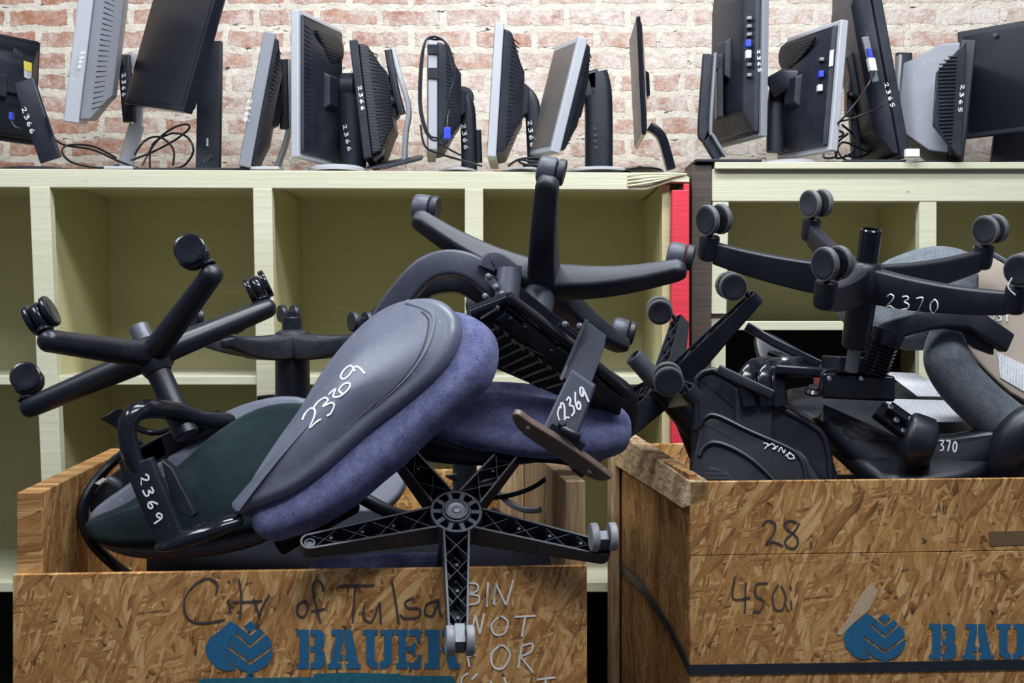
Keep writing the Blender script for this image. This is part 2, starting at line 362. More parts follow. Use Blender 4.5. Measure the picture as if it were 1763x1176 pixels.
# ---------------------------------------------------------------- cabinets
def board(mb, q, d, depth):             # front quad in frame pixels at distance d, pushed back by depth
    return mb.hexa([P(x, y, d) for x, y in q], (0, depth, 0))
D1 = 4.2
cab = thing('open_cabinet', 'long cream painted open cabinet with cubbies and splintered top edge, carrying most monitors', 'cabinet', (-1.0, 4.5, 0))
b = MB(); board(b, [(-420, 288), (1085, 297), (1085, 327), (-420, 321)], D1, .05)
obj('top_rail', b, M['cream'], cab, .003)
b = MB()
rail = [(1085, 297), (1150, 297), (1187, 305), (1187, 314), (1155, 313), (1128, 322), (1112, 327), (1085, 327)]
b.hexa([P(x, y, D1) for x, y in rail], (0, .05, 0))
for k in range(4): b.sweep(catmull([P(1080, 320-k*6, D1-.004), P(1120, 314-k*5, D1-.012), P(1165+k*6, 303-k, D1-.003)], 4), [(-.002, -.003), (.002, -.003), (.002, .003), (-.002, .003)], (0, 0, 1))
obj('splintered_rail_end', b, M['splinter'], cab, .002)
b = MB(); b.hexa([P(-420, 290, D1)+V(0, .05, 0), P(1187, 300, D1)+V(0, .05, 0), P(1187, 311, D1)+V(0, .05, 0), P(-420, 304, D1)+V(0, .05, 0)], (0, .68, 0))
obj('top_panel', b, M['creamshade'], cab)
for q in ([(-345, 322), (-312, 322), (-290, 1700), (-325, 1700)], [(50, 322), (85, 322), (107, 860), (72, 860)], [(72, 860), (107, 860), (120, 1700), (84, 1700)],
          [(435, 324), (468, 324), (476, 760), (443, 760)], [(443, 760), (476, 760), (476, 1700), (443, 1700)], [(800, 325), (832, 325), (832, 1700), (800, 1700)]):
    b = MB(); board(b, q, D1-.004, .045); obj('divider_post', b, M['cream'], cab, .003)
for x0, x1, x2 in ((-331, -318, -310), (66, 80, 100), (452, 464, 474), (814, 828, 828), (1140, 1153, 1153)):
    b = MB(); board(b, [(x0, 318), (x1, 318), (x2, 1700), (x2-13, 1700)], D1+.04, .66); obj('divider_panel', b, M['creamshade'], cab)
for y0, y1, xs in ((647, 663, (-310, 1153)), (1002, 1020, (-310, 1153))):
    b = MB(); board(b, [(xs[0], y0), (xs[1], y0), (xs[1], y1), (xs[0], y1)], D1+.006, .04); obj('shelf_rail', b, M['cream'], cab, .003)
    b = MB(); board(b, [(xs[0], y0+.5), (xs[1], y0+.5), (xs[1], y1-6), (xs[0], y1-6)], D1+.046, .66); obj('shelf', b, M['cream'], cab)
b = MB(); board(b, [(-420, 300), (1142, 300), (1142, 1020), (-420, 1020)], D1+.70, .02); obj('back_panel', b, M['creamshade'], cab)
b = MB(); board(b, [(-420, 1020), (1142, 1020), (1142, 1700), (-420, 1700)], D1+.70, .02); obj('bay_shade_sheet', b, M['bayshade'], cab)  # dark sheet stands in for the shade below the bottom shelf
b = MB(); board(b, [(1157, 327), (1187, 327), (1186, 1700), (1155, 1700)], D1-.012, .05); board(b, [(1177, 316), (1187, 316), (1187, 329), (1177, 329)], D1, .03)
obj('red_end_post', b, M['red'], cab, .003); bpy.data.objects['red_end_post']['label'] = 'bright red painted post'
# right cabinet
D2 = 4.25
cb2 = thing('open_cabinet', 'cream painted cabinet on the right with dark brown side board, behind the bin marked 28', 'cabinet', (1.4, 4.4, 0))
b = MB(); board(b, [(1231, 279), (2300, 279), (2300, 291), (1231, 291)], D2-.02, .62); obj('top_panel', b, M['cream'], cb2, .003)
b = MB(); board(b, [(1226, 291), (2300, 291), (2300, 347), (1226, 347)], D2, .045); obj('top_rail', b, M['cream'], cb2, .003)
for q in ([(1227, 345), (1255, 345), (1251, 541), (1225, 541)], [(1583, 345), (1613, 345), (1611, 1500), (1581, 1500)], [(1940, 345), (1975, 345), (1975, 1500), (1940, 1500)]):
    b = MB(); board(b, q, D2+.002, .045); obj('divider_post', b, M['cream'], cb2, .003)
b = MB(); board(b, [(1223, 541), (1250, 541), (1248, 1500), (1221, 1500)], D2+.02, .045); obj('lower_post', b, M['cream'], cb2, .003)
for x0, x1 in ((1226, 1238), (1590, 1604), (1950, 1964)):
    b = MB(); board(b, [(x0, 340), (x1, 340), (x1, 1500), (x0, 1500)], D2+.046, .53); obj('divider_panel', b, M['creamshade'], cb2)
b = MB(); board(b, [(1240, 553), (2300, 553), (2300, 569), (1240, 569)], D2+.02, .04); obj('shelf_rail', b, M['cream'], cb2, .003)
b = MB(); board(b, [(1240, 553.5), (2300, 553.5), (2300, 562), (1240, 562)], D2+.06, .51); obj('shelf', b, M['cream'], cb2)
b = MB(); board(b, [(1226, 300), (2300, 300), (2300, 560), (1226, 560)], D2+.58, .02); obj('back_panel', b, M['creamshade'], cb2)
b = MB(); board(b, [(1240, 569), (2300, 569), (2300, 1500), (1240, 1500)], D2+.30, .02); obj('bay_shade_sheet', b, M['bayshade'], cb2)  # dark sheet stands in for the unlit bay under the shelf
b = MB(); board(b, [(1191, 284), (1226, 282), (1221, 1600), (1189, 1600)], D2+.006, .57); obj('side_board', b, M['darkwood'], cb2, .003)
# ---------------------------------------------------------------- bins
def bframe(px, d, ang):
    o = P(px, HY, d); o.z = 0; a = math.radians(ang)
    return o, V(cos(a), sin(a), 0), V(-sin(a), cos(a), 0)
O1, X1, Y1 = bframe(22, 2.9, 5.0); Z = V(0, 0, 1)
def slab(mb, O, X, Y, x0, x1, y0, y1, z0, z1):
    return mb.loft([[O+X*x+Y*y+Z*z for x, y in ((x0, y0), (x1, y0), (x1, y1), (x0, y1))] for z in (z0, z1)])
bin1 = thing('shipping_bin', 'strand board bin on the left with lowered front, dark handwriting and chalk words', 'wooden bin', O1)
BW = 1.205; ZT = H-.3685; ZF = H-.5375
def add_slab(nm, O, X, Y, a, mat, par, bev=.003):
    return obj(nm, slab(MB(), O, X, Y, *a), mat, par, bev)
add_slab('front_panel', O1, X1, Y1, (0, BW, 0, .018, .1, ZF), M['osb'], bin1, .0015)
add_slab('side_panel', O1, X1, Y1, (.003, .055, .019, 1.0, .1, ZT), M['osbside'], bin1)
add_slab('side_panel', O1, X1, Y1, (BW-.045, BW-.001, .019, 1.0, .1, ZT+.012), M['lumber'], bin1)
add_slab('back_panel', O1, X1, Y1, (.056, BW-.05, 1.0, 1.02, .1, H-.437), M['osb'], bin1)
add_slab('back_post', O1, X1, Y1, (BW-.115, BW-.047, .93, .998, .1, H-.355), M['lumber'], bin1)
add_slab('bottom_panel', O1, X1, Y1, (.056, BW-.05, .02, .999, .12, .15), M['osb'], bin1)
for x in (.0, .55, BW-.1): add_slab('skid', O1, X1, Y1, (x, x+.1, 0, 1.0, 0.0, .099), M['lumber'], bin1)
O2, X2, Y2 = bframe(1188, 3.05, 5.3)
bin2 = thing('shipping_bin', 'strand board bin on the right marked 28 and 450, with a black strap around it', 'wooden bin', O2)
BW2 = 1.15; DL = .93; ZT2 = H-.362; ZS = H-.524
add_slab('front_panel', O2, X2, Y2, (0, BW2, 0, .018, ZS+.001, ZT2), M['osb'], bin2, .0015)
add_slab('front_panel', O2, X2, Y2, (0, BW2, 0, .018, .1, ZS), M['osb'], bin2, .0015)
add_slab('side_panel', O2, X2, Y2, (.002, .02, .019, DL, .1, ZT2+.016), M['osbside'], bin2)
add_slab('side_panel', O2, X2, Y2, (BW2-.02, BW2, .019, DL, .1, ZT2), M['osbside'], bin2)
add_slab('back_panel', O2, X2, Y2, (.021, BW2-.021, DL-.02, DL, .1, ZT2), M['osb'], bin2)
add_slab('bottom_panel', O2, X2, Y2, (.021, BW2-.021, .02, DL-.021, .12, .15), M['osb'], bin2)
b = MB(); b.loft([[O2+X2*x+Y2*y+Z*z for x, z in ((-.002, ZT2+.018-dz), (.042, ZT2+.018-dz), (.042, ZT2+.016-.058), (-.018, ZT2-.058))] for y, dz in ((.0, .016), (.5, .0), (DL-.03, -.012))])
obj('side_top_rail', b, M['cut'], bin2, .003)
add_slab('back_post', O2, X2, Y2, (-.03, -.0045, DL-.05, DL+.01, .1, ZT2+.03), M['lumber'], bin2)
for x in (.0, .5, BW2-.1): add_slab('skid', O2, X2, Y2, (x, x+.1, 0, 1.0, 0.0, .099), M['lumber'], bin2)
# strap around the right bin
def on2(x, y, z, off=0): return O2+X2*x+Y2*y+Z*z
FP2 = Plane(O2-Y2*.0005, -Y2)
sz = FP2(1188, 1153).z
b = MB()
b.loft([[on2(x, -.003, z0+.011), on2(x, -.0008, z0+.011), on2(x, -.0008, z0-.011), on2(x, -.003, z0-.011)] for x, z0 in ((-.003, sz), (.4, sz-.004), (BW2+.002, sz-.008))])
pth = [(.0, sz), (.05, sz+.012), (.20, sz+.042), (.55, sz+.074), (.93, sz+.066)]
b.loft([[on2(-.004, y, z-.011), on2(-.001, y, z-.011), on2(-.001, y, z+.013), on2(-.004, y, z+.013)] for y, z in pth])
tag(obj('plastic_strap', b, M['strap'], None, loc=on2(0, 0, sz)), 'black plastic strap wrapped round the right hand bin below its blue lettering', 'strap')
# ---------------------------------------------------------------- writing on the bins
FP1 = Plane(O1-Y1*.0002, -Y1)
def poly(mb, pl, pts, lift=.0008):
    n = pl.n if pl.n.y < 0 else -pl.n
    q = [pl(x, y)+n*lift for x, y in pts]
    return mb.loft([q, [p+n*.0006 for p in q]])
b = MB()
trace(b, FP1, [
 [(372, 1024), (374, 1006), (362, 996), (345, 1000), (325, 1018), (317, 1040), (322, 1062), (340, 1072), (372, 1070), (388, 1066)],
 [(393, 1000), (396, 1003)], [(393, 1032), (397, 1055)], [(411, 997), (416, 1030), (413, 1066)], [(400, 1036), (425, 1036), (452, 1034)],
 [(436, 1030), (447, 1062)], [(464, 1024), (452, 1045), (446, 1066)],
 [(527, 1034), (514, 1040), (512, 1056), (522, 1062), (530, 1050), (528, 1036), (520, 1036)],
 [(556, 1018), (553, 1003), (543, 1000), (538, 1012), (543, 1040), (552, 1072)], [(536, 1052), (560, 1048)],
 [(584, 1009), (615, 1008), (645, 1007)], [(612, 1008), (610, 1040), (607, 1072)],
 [(628, 1040), (626, 1062), (640, 1070), (652, 1040)], [(654, 1036), (656, 1074)], [(675, 1000), (682, 1040), (686, 1072)],
 [(712, 1028), (698, 1036), (702, 1046), (722, 1048), (720, 1062), (696, 1064), (690, 1058)],
 [(752, 1034), (735, 1040), (732, 1056), (744, 1060), (753, 1040), (754, 1032), (758, 1058), (762, 1060)]], .0042)
obj('handwriting', b, M['marker'], bin1)
b = MB()
trace(b, FP1, [
 [(805, 1003), (802, 1040)], [(803, 1003), (822, 1006), (820, 1018), (804, 1022), (824, 1026), (822, 1038), (803, 1041)],
 [(840, 1002), (838, 1045)], [(850, 1040), (853, 1003)], [(853, 1003), (871, 1042)], [(871, 1042), (884, 998)],
 [(812, 1090), (818, 1058)], [(818, 1058), (826, 1092)], [(826, 1092), (833, 1056)],
 [(858, 1062), (846, 1076), (852, 1092), (868, 1090), (874, 1070), (862, 1060)], [(886, 1062), (922, 1060)], [(904, 1062), (898, 1096)],
 [(808, 1148), (803, 1118)], [(803, 1116), (820, 1112)], [(805, 1130), (818, 1127)],
 [(862, 1110), (846, 1126), (850, 1148), (866, 1150), (878, 1128), (868, 1112), (858, 1112)],
 [(898, 1112), (892, 1150)], [(898, 1112), (916, 1108), (914, 1122), (896, 1130)], [(896, 1130), (918, 1158)],
 [(806, 1159), (796, 1166), (794, 1180)], [(822, 1160), (812, 1170)], [(845, 1172), (846, 1182)], [(868, 1166), (872, 1180)], [(924, 1170), (956, 1166)], [(940, 1168), (938, 1180)]], .0040, smooth=True)
trace(b, FP1, [[(806, 1001), (803, 1040)], [(852, 1004), (852, 1042)], [(842, 1004), (838, 1042)]], .0024)
obj('chalk_writing', b, M['chalk'], bin1)
SLAB = {  # stencil slab letters, unit cell, y down, list of polygons
 'B': [[(0, 0), (.42, 0), (.42, 1), (0, 1), (0, .86), (.1, .86), (.1, .14), (0, .14)], [(.48, 0), (.8, 0), (.95, .1), (.95, .4), (.85, .49), (.97, .6), (.97, .9), (.82, 1), (.48, 1), (.48, .84), (.62, .84), (.62, .57), (.48, .57), (.48, .42), (.62, .42), (.62, .16), (.48, .16)]],
 'A': [[(.12, 0), (.47, 0), (.47, .30), (.38, .64), (.47, .64), (.47, .78), (.34, .78), (.32, .87), (.44, .87), (.44, 1), (0, 1), (0, .87), (.08, .87), (.26, .14), (.12, .14)],
       [(.52, 0), (.72, 0), (.93, .87), (1, .87), (1, 1), (.56, 1), (.56, .87), (.64, .87), (.62, .78), (.52, .78), (.52, .64), (.58, .64), (.52, .30)]],
 'U': [[(0, 0), (.46, 0), (.46, .13), (.36, .13), (.36, .78), (.47, .84), (.47, 1), (.3, 1), (.1, .86), (.1, .13), (0, .13)], [(1, 0), (.56, 0), (.56, .13), (.66, .13), (.66, .78), (.53, .84), (.53, 1), (.7, 1), (.9, .86), (.9, .13), (1, .13)]],
 'E': [[(0, 0), (.45, 0), (.45, .16), (.38, .16), (.38, .84), (.45, .84), (.45, 1), (0, 1), (0, .86), (.1, .86), (.1, .14), (0, .14)], [(.5, 0), (.95, 0), (.95, .34), (.82, .34), (.78, .16), (.5, .16)], [(.42, .42), (.62, .42), (.66, .32), (.76, .32), (.76, .68), (.66, .68), (.62, .57), (.42, .57)], [(.5, 1), (.97, 1), (.97, .64), (.84, .64), (.8, .84), (.5, .84)]],
 'R': [[(0, 0), (.42, 0), (.42, 1), (0, 1), (0, .86), (.1, .86), (.1, .14), (0, .14)], [(.48, 0), (.8, 0), (.95, .1), (.95, .42), (.84, .52), (.92, .86), (1, .86), (1, 1), (.7, 1), (.58, .58), (.48, .58), (.48, .44), (.62, .44), (.62, .16), (.48, .16)]]}
def stencil(mb, pl, word, xs, y0, y1):
    for ch, (x0, x1) in zip(word, xs):
        for pg in SLAB[ch]: poly(mb, pl, [(x0+(x1-x0)*x, y0+(y1-y0)*y) for x, y in pg])
b = MB(); stencil(b, FP1, 'BAUER', [(511, 561), (564, 621), (625, 680), (682, 726), (731, 792)], 1084, 1151)
obj('stencil_lettering', b, M['bluepaint'], bin1)
b = MB(); poly(b, FP1, [(342, 1172), (352, 1168), (600, 1165), (700, 1163), (780, 1164), (790, 1190), (342, 1192)], .0006)
poly(b, FP1, [(540, 1160), (600, 1158), (690, 1160), (690, 1164), (540, 1166)], .0006)
obj('stencil_bar', b, M['tealpaint'], bin1)
def arc(cx, cy, r, a0, a1, n=10): return [(cx+r*cos(math.radians(a0+(a1-a0)*i/n)), cy+r*sin(math.radians(a0+(a1-a0)*i/n))) for i in range(n+1)]
def leaf(mb, pl, cx, cy, s):            # cx,cy centre of the front leaf; s = radius in pixels
    back = [(-.88, -1.22), (-.55, -1.05), (-.42, -.86), (-.72, -.62), (-.98, -.2), (-1.02, .25), (-.85, .72), (-.62, .92), (-1.05, .98), (-1.5, .82), (-1.88, .4), (-1.98, -.1), (-1.75, -.52), (-1.3, -.85)]
    poly(mb, pl, [(cx+x*s, cy+y*s) for x, y in back])
    P_ = [[(0, -1.25), (.16, -1.08), (.30, -1.02), (.0, -.72), (-.30, -1.02), (-.16, -1.08)],
          [(-.42, -.92), (-.06, -.62), (0, -.60), (.06, -.62), (.42, -.92), (.62, -.72), (.0, -.16), (-.62, -.72)],
          [(-.70, -.64), (0, -.04), (.70, -.64), (.92, -.38), (.97, -.14), (0, .56), (-.97, -.14), (-.92, -.38)],
          [(-1.0, -.02), (0, .70), (1.0, -.02), (.97, .34), (.78, .68), (.45, .92), (.12, 1.02), (.10, 1.25), (-.10, 1.25), (-.10, 1.02), (-.45, .92), (-.78, .68), (-.97, .34)]]
    for pg in P_: poly(mb, pl, [(cx+x*s, cy+y*s) for x, y in pg])
b = MB(); leaf(b, FP1, 431, 1117, 39); poly(b, FP1, [(424, 1160), (437, 1160), (437, 1170), (424, 1170)]); obj('leaf_emblem', b, M['bluepaint'], bin1)
b = MB(); leaf(b, FP2, 1523, 1100, 36); obj('leaf_emblem', b, M['bluepaint'], bin2)
b = MB(); stencil(b, FP2, 'BAUER', [(1600, 1647), (1656, 1710), (1715, 1768), (1774, 1815), (1820, 1878)], 1074, 1135); obj('stencil_lettering', b, M['bluepaint'], bin2)
b = MB()
trace(b, FP2, [[(1312, 904), (1322, 896), (1334, 902), (1332, 918), (1318, 938), (1330, 932), (1348, 940)],
 [(1372, 900), (1358, 896), (1350, 906), (1372, 925), (1370, 942), (1356, 942), (1352, 930), (1368, 914), (1376, 900)]], .0042)
obj('handwriting', b, M['marker'], bin2); b = MB()
trace(b, FP2, [[(1265, 992), (1262, 1030), (1292, 1028)], [(1284, 1002), (1282, 1056)], [(1322, 1004), (1302, 1006), (1302, 1026), (1314, 1034), (1308, 1052), (1296, 1052)],
 [(1340, 1006), (1330, 1025), (1334, 1048), (1348, 1048), (1352, 1026), (1344, 1008)], [(1360, 1008), (1362, 1016)], [(1362, 1034), (1362, 1050)], [(1396, 932), (1396, 944)]], .0036)
obj('handwriting', b, M['marker'], bin2); b = MB()
trace(b, FP2, [[(1612, 884), (1616, 868), (1618, 882)], [(1624, 870), (1624, 882)], [(1628, 870), (1628, 882)]], .002)
obj('handwriting', b, M['marker'], bin2)
b = MB(); poly(b, FP2, [(1500, 1002), (1512, 1018), (1496, 1050), (1470, 1072), (1448, 1094), (1440, 1092), (1462, 1062), (1478, 1030)], .0004)
obj('pale_wood_flake', b, simple('pale_flake', (0.50, 0.36, 0.22), 0.7, sc=40, var=.25), bin2)
b = MB(); poly(b, FP2, [(1702, 915), (1763, 914), (1790, 935), (1763, 938), (1704, 940)], .0004)
obj('dark_wood_flake', b, simple('dark_flake', (0.15, 0.085, 0.04), 0.7, sc=60, var=.3), bin2)
# ---------------------------------------------------------------- office chair pieces
def frame(rows, t):                      # rigid pose of a five armed base: local point -> world point
    R = Matrix(rows); T = Vector(t)+V(0, 0, H)
    f = lambda x, y, z: R @ Vector((x, y, z))+T
    f.R = R; f.T = T; return f
def disc(c, ax, r, th, edge=.25, n=28):  # rounded wheel centred on c
    e = th*edge; h = th/2
    prof = [(0, -h*.8), (r*.55, -h*.86), (r*.78, -h), (r-e, -h), (r-e*.3, -h+e*.3), (r, -h+e), (r, h-e), (r-e*.3, h-e*.3), (r-e, h), (r*.78, h), (r*.55, h*.86), (0, h*.8)]
    return MB().lathe(c, ax, prof, n)
def castor(par, f, tip, sw, style, r=.028, mat_w='wheel', mat_h='black', drop=.05, lab=None, trail=.016):
    # tip local; sw: local heading (deg) of the castor trail; wheel axle is across it
    a = math.radians(sw); tr = V(cos(a), sin(a), 0); ax = V(-sin(a), cos(a), 0)
    c = Vector(tip)+V(0, 0, -drop)+tr*trail
    W = lambda v: f(*v)
    D = lambda v: f.R @ Vector(v)
    h = MB()
    h.lathe(W(Vector(tip)+V(0, 0, .004)), D((0, 0, -1)), [(.006, 0), (.006, drop*.55)], 10)
    if style == 'hood':                  # rounded cowl between two cheeks
        prof = [(.004, -.0125), (r*.75, -.012), (r*.96, -.009), (r*1.03, -.004), (r*1.03, .004), (r*.96, .009), (r*.75, .012), (.004, .0125)]
        h.lathe(W(c+V(0, 0, .006)), D(ax), prof, 20)
        h.lathe(W(Vector(tip)+V(0, 0, -.004)), D((0, 0, -1)), [(.017, 0), (.019, .004), (.014, .012)], 16)
        off, th = .0205, .014
    elif style == 'cowl':                # cover wrapping one wheel, the other beside it
        h.lathe(W(c+V(0, 0, .003)), D(ax), [(.004, -.031), (r*.7, -.031), (r*.95, -.028), (r*1.04, -.022), (r*1.06, -.010), (r*1.06, .006), (r*1.0, .0085), (.004, .009)], 24)
        off, th = .0195, .017
    else:
        h.box(W(c+V(0, 0, .010)-tr*trail*.4), D(tr*(.010+trail*.4)), D(ax*.011), D((0, 0, .020)))
        h.lathe(W(c), D(ax), [(.010, -.012), (.010, .012)], 12)
        off, th = .0195, .017
    hood = obj('castor', h, M[mat_h], par, .002)
    if lab: hood['label'] = lab
    for s in (-1, 1):
        obj('wheel', disc(W(c+ax*off*s), D(ax), r*(.96 if style == 'cowl' and s < 0 else 1), th), M[mat_w], hood)
        if style == 'tread':
            obj('wheel_rim', MB().lathe(W(c+ax*(off*s-.0075)), D(ax), [(r-.004, 0), (r+.0012, .001), (r+.0022, .0035), (r+.0022, .0115), (r+.0012, .014), (r-.004, .015)], 28, cap=False), M['tread'], hood)
    return hood
def star(par, f, R, style, mat, phase=0, zt=-.03, r0=.03):
    S = obj('star_base', hub_mb(f, style), M[mat], par, .0015)
    for k in range(5):
        a = 2*pi*k/5; d = V(cos(a), sin(a), 0); sd = V(-sin(a), cos(a), 0); b = MB(); N = 12
        L = lambda r, z, s=0: f(*(d*r+sd*s+V(0, 0, z)))
        if style == 'round':
            rings = []
            for i in range(N+1):
                t = i/N; r = r0*.4+(R-r0*.4)*t; z = zt*t; wv = .031-.006*t; hv = .031-.007*t
                rings.append([L(r, z+hh, ss) for ss, hh in ell(wv, hv, 16)])
            for t, k2 in ((.35, .93), (.7, .75), (.95, .4), (1.0, .08)):
                rings.append([L(R+.02*t, zt+hh*k2, ss*k2) for ss, hh in ell(.025, .024, 16)])
            b.loft(rings)
        elif style == 'curved':          # moulded arm, broad top, arched along its length
            rings = []
            for i in range(N+1):
                t = i/N; r = .02+(R-.02)*t; z = zt*t+.014*sin(pi*t)+.004*(1-t); hv = .034-.016*t; wv = .033-.009*t
                rings.append([L(r, z+hh, ss) for ss, hh in rrect(wv, hv, .009)])
            for t, k2 in ((.5, .9), (.85, .65), (1.0, .25)):
                rings.append([L(R+.02*t, zt+hh*k2, ss*k2) for ss, hh in rrect(.022, .017, .009)])
            b.loft(rings)
        elif style == 'tall':            # deep narrow arm ending in an upright socket
            rings = []
            for i in range(N+1):
                t = i/N; r = .02+(R-.02-.012)*t; z = zt*t*t+.006; hv = .040-.015*t; wv = .017-.004*t
                rings.append([L(r, z+hh, ss) for ss, hh in rrect(wv, hv, .006)])
            b.loft(rings)
            b.lathe(L(R, zt+.020), f.R @ V(0, 0, -1), [(.012, -.006), (.020, -.002), (.023, .008), (.023, .050), (.020, .053)], 20)
        elif style == 'ribbed':          # channel open to the floor side with crossed ribs
            st = []
            for i in range(N+1):
                t = i/N; r = .05+(R-.05)*t; z = zt*t; st.append((r, z, .029-.009*t, .030-.014*t))
            for s in (-1, 1):
                b.loft([[L(r, z+q*h, s*(wv-p)) for p, q in ((0, -1), (.005, -1), (.005, 1), (0, 1))] for r, z, wv, h in st])
            b.loft([[L(r, z+q, p*wv) for p, q in ((-1, .004*0+h-.004), (1, h-.004), (1, h), (-1, h))] for r, z, wv, h in st])
            for i in range(0, N, 3):
                for s in (-1, 1):
                    r1, z1, w1, h1 = st[i]; r2, z2, w2, h2 = st[min(i+3, N)]
                    p1 = (r1, z1-h1*.80, s*w1); p2 = (r2, z2-h2*.80, -s*w2)
                    q = [L(p1[0], p1[1], p1[2]), L(p1[0]+.003, p1[1], p1[2]), L(p2[0]+.003, p2[1], p2[2]), L(p2[0], p2[1], p2[2])]
                    b.hexa(q, f.R @ V(0, 0, h1*1.3))
                if i: b.lathe(L(st[i+1][0], st[i+1][1]-st[i+1][3]*.82), f.R @ V(0, 0, 1), [(.004, 0), (.004, .02)], 8)
            rr = st[-1][2]; zc = zt
            pr = []
            b.loft([[L(R+rr*1.0*cos(u), zc+.016*k2, rr*1.0*sin(u)) for u in [pi*j/10-pi/2 for j in range(11)]]+[L(R+(rr-.005)*cos(u), zc+.016*k2, (rr-.005)*sin(u)) for u in [pi/2-pi*j/10 for j in range(11)]] for k2 in (-1, 1)])
            b.lathe(L(R, zc+.014), f.R @ V(0, 0, -1), [(.012, 0), (.012, .024), (.008, .024), (.008, .02)], 14)
            b.lathe(L(R, zc+.016), f.R @ V(0, 0, -1), [(rr-.001, 0), (rr-.001, .004)], 14)
        obj('leg', b, M[mat], S, .0012 if style == 'ribbed' else .002)
    return S
def hub_mb(f, style):
    b = MB(); D = lambda v: f.R @ Vector(v)
    if style == 'ribbed':
        b.lathe(f(0, 0, -.030), D((0, 0, 1)), [(.026, 0), (.026, -.004), (.031, -.004), (.033, 0), (.033, .075), (.026, .08)], 24)
        b.lathe(f(0, 0, -.030), D((0, 0, 1)), [(.050, 0), (.056, 0), (.058, .01), (.058, .058), (.03, .066)], 30, cap=False)
        for k in range(10):
            a = 2*pi*(k+.5)/10; b.box(f(.043*cos(a), .043*sin(a), -.012), D((.013*cos(a), .013*sin(a), 0)), D((-.0055*sin(a), .0055*cos(a), 0)), D((0, 0, .018)))
        b.lathe(f(0, 0, 0), D((0, 0, 1)), [(.03, 0), (.055, .001)], 24, cap=False)
    elif style == 'round': b.lathe(f(0, 0, -.038), D((0, 0, 1)), [(.027, 0), (.034, .006), (.038, .02), (.040, .04), (.036, .07), (.030, .085)], 28)
    elif style == 'curved': b.lathe(f(0, 0, -.040), D((0, 0, 1)), [(.030, 0), (.044, .008), (.050, .03), (.047, .06), (.036, .078), (.032, .09)], 28)
    else: b.lathe(f(0, 0, -.045), D((0, 0, 1)), [(.026, 0), (.032, .004), (.040, .02), (.042, .06), (.036, .08), (.034, .085)], 28)
    return b
def tip_at(R, k, zt=-.03):
    a = 2*pi*k/5; return V(R*cos(a), R*sin(a), zt)
def cyl(par, name, f, z0, z1, r, mat, r1=None, hollow=False):
    D = f.R @ V(0, 0, 1 if z1 > z0 else -1); L = abs(z1-z0); r1 = r1 or r
    prof = [(r, 0), (r1, L-.003), (r1-.003, L)]
    if hollow: prof += [(r1*.8, L), (r1*.78, L-.03)]
    return obj(name, MB().lathe(f(0, 0, z0), D, prof, 24), M[mat], par, 0)
def panel(pl, pts, th, mat, name, par, crown=0.0, bev=None, sm=3, off=0.0, back=0.0, **kw):
    n = pl.n if pl.n.y < 0 else -pl.n
    q = [pl(x, y)+n*off for x, y in pts]
    if sm: q = catmull(q, sm, True)
    r = bev if bev is not None else th*.35
    prof = [(r*(1-sin(t)), -r*(1-cos(t))) for t in (0, .4, .8, 1.2, pi/2)]
    prof = [(r*(1-sin(pi/2*k/5)), -r+r*cos(pi/2*k/5)) for k in range(6)]
    prof += [(r*(1-cos(pi/2*k/5)), -th+r-r*sin(pi/2*k/5)) for k in range(6)]
    return obj(name, MB().pillow(q, n, prof, 5, (crown, back)), M[mat], par, smooth=50, **kw)

class Skin:                               # sight line cut with the surface of given objects
    def __init__(s, obs, n):
        from mathutils.bvhtree import BVHTree
        vs = []; fs = []
        for ob in obs:
            k = len(vs); vs += [v.co+BASE[ob] for v in ob.data.vertices]; fs += [tuple(k+i for i in p.vertices) for p in ob.data.polygons]
        s.t = BVHTree.FromPolygons(vs, fs); s.n = Vector(n).normalized()
    def __call__(s, px, py, off=0.0):
        o = Vector((0, 0, H)); d = Vector(((px-CX)/F, 1, (HY-py)/F)).normalized()
        h = s.t.ray_cast(o, d)
        if h[0] is None: h = s.t.find_nearest(o+d*3.1)
        return h[0]+s.n*off
# ---------------------------------------------------------------- chair A: green black chair, upside down at the left
fA = frame([[-0.4213, -0.7882, 0.4487], [-0.906, 0.3438, -0.2468], [0.0403, -0.5105, -0.8589]], (-.825, 3.187, -.089))
A = thing('office_chair', 'upturned black chair with thick round base arms, green black cushion and glossy loop armrest', 'office chair', fA.T)
star(A, fA, .31, 'round', 'black', zt=-.03)
for k, sw in ((0, 159), (1, 235), (2, 250), (3, 152), (4, 62)):
    castor(A, fA, tip_at(.31, k, -.046), sw, 'hood', .035, 'gloss', 'gloss', .050, trail=.020)
cyl(A, 'gas_cylinder_end', fA, -.03, -.078, .024, 'tubegrey', .023, True)
cyl(A, 'column', fA, .04, .21, .027, 'black', .030)
plA = Plane(P(330, 800, 3.13), (-.12, -.93, .35))
panel(plA, [(134, 892), (150, 862), (215, 815), (285, 760), (358, 706), (425, 678), (500, 670), (570, 700), (600, 760), (560, 840), (480, 900), (400, 935), (300, 950), (215, 950), (155, 930)], .045, 'shell', 'seat_shell', A, off=-.045, bev=.015)
panel(plA, [(141, 905), (160, 886), (215, 862), (300, 800), (370, 740), (440, 700), (505, 690), (560, 704), (590, 760), (556, 840), (480, 892), (400, 918), (300, 934), (215, 939), (160, 930)], .05, 'green', 'seat_cushion', A, crown=.018, bev=.02)
lp = catmull([P(400, 727, 3.22), P(350, 722, 3.17), P(300, 708, 3.10), P(256, 704, 3.02), P(229, 714, 2.985), P(219, 740, 2.975), P(224, 775, 2.975), P(236, 810, 2.98)], 6)
ar = obj('armrest', MB().tube(lp, .021, 18, up=(.3, -.8, .5)), M['gloss'], A); ar['label'] = 'glossy black loop armrest'
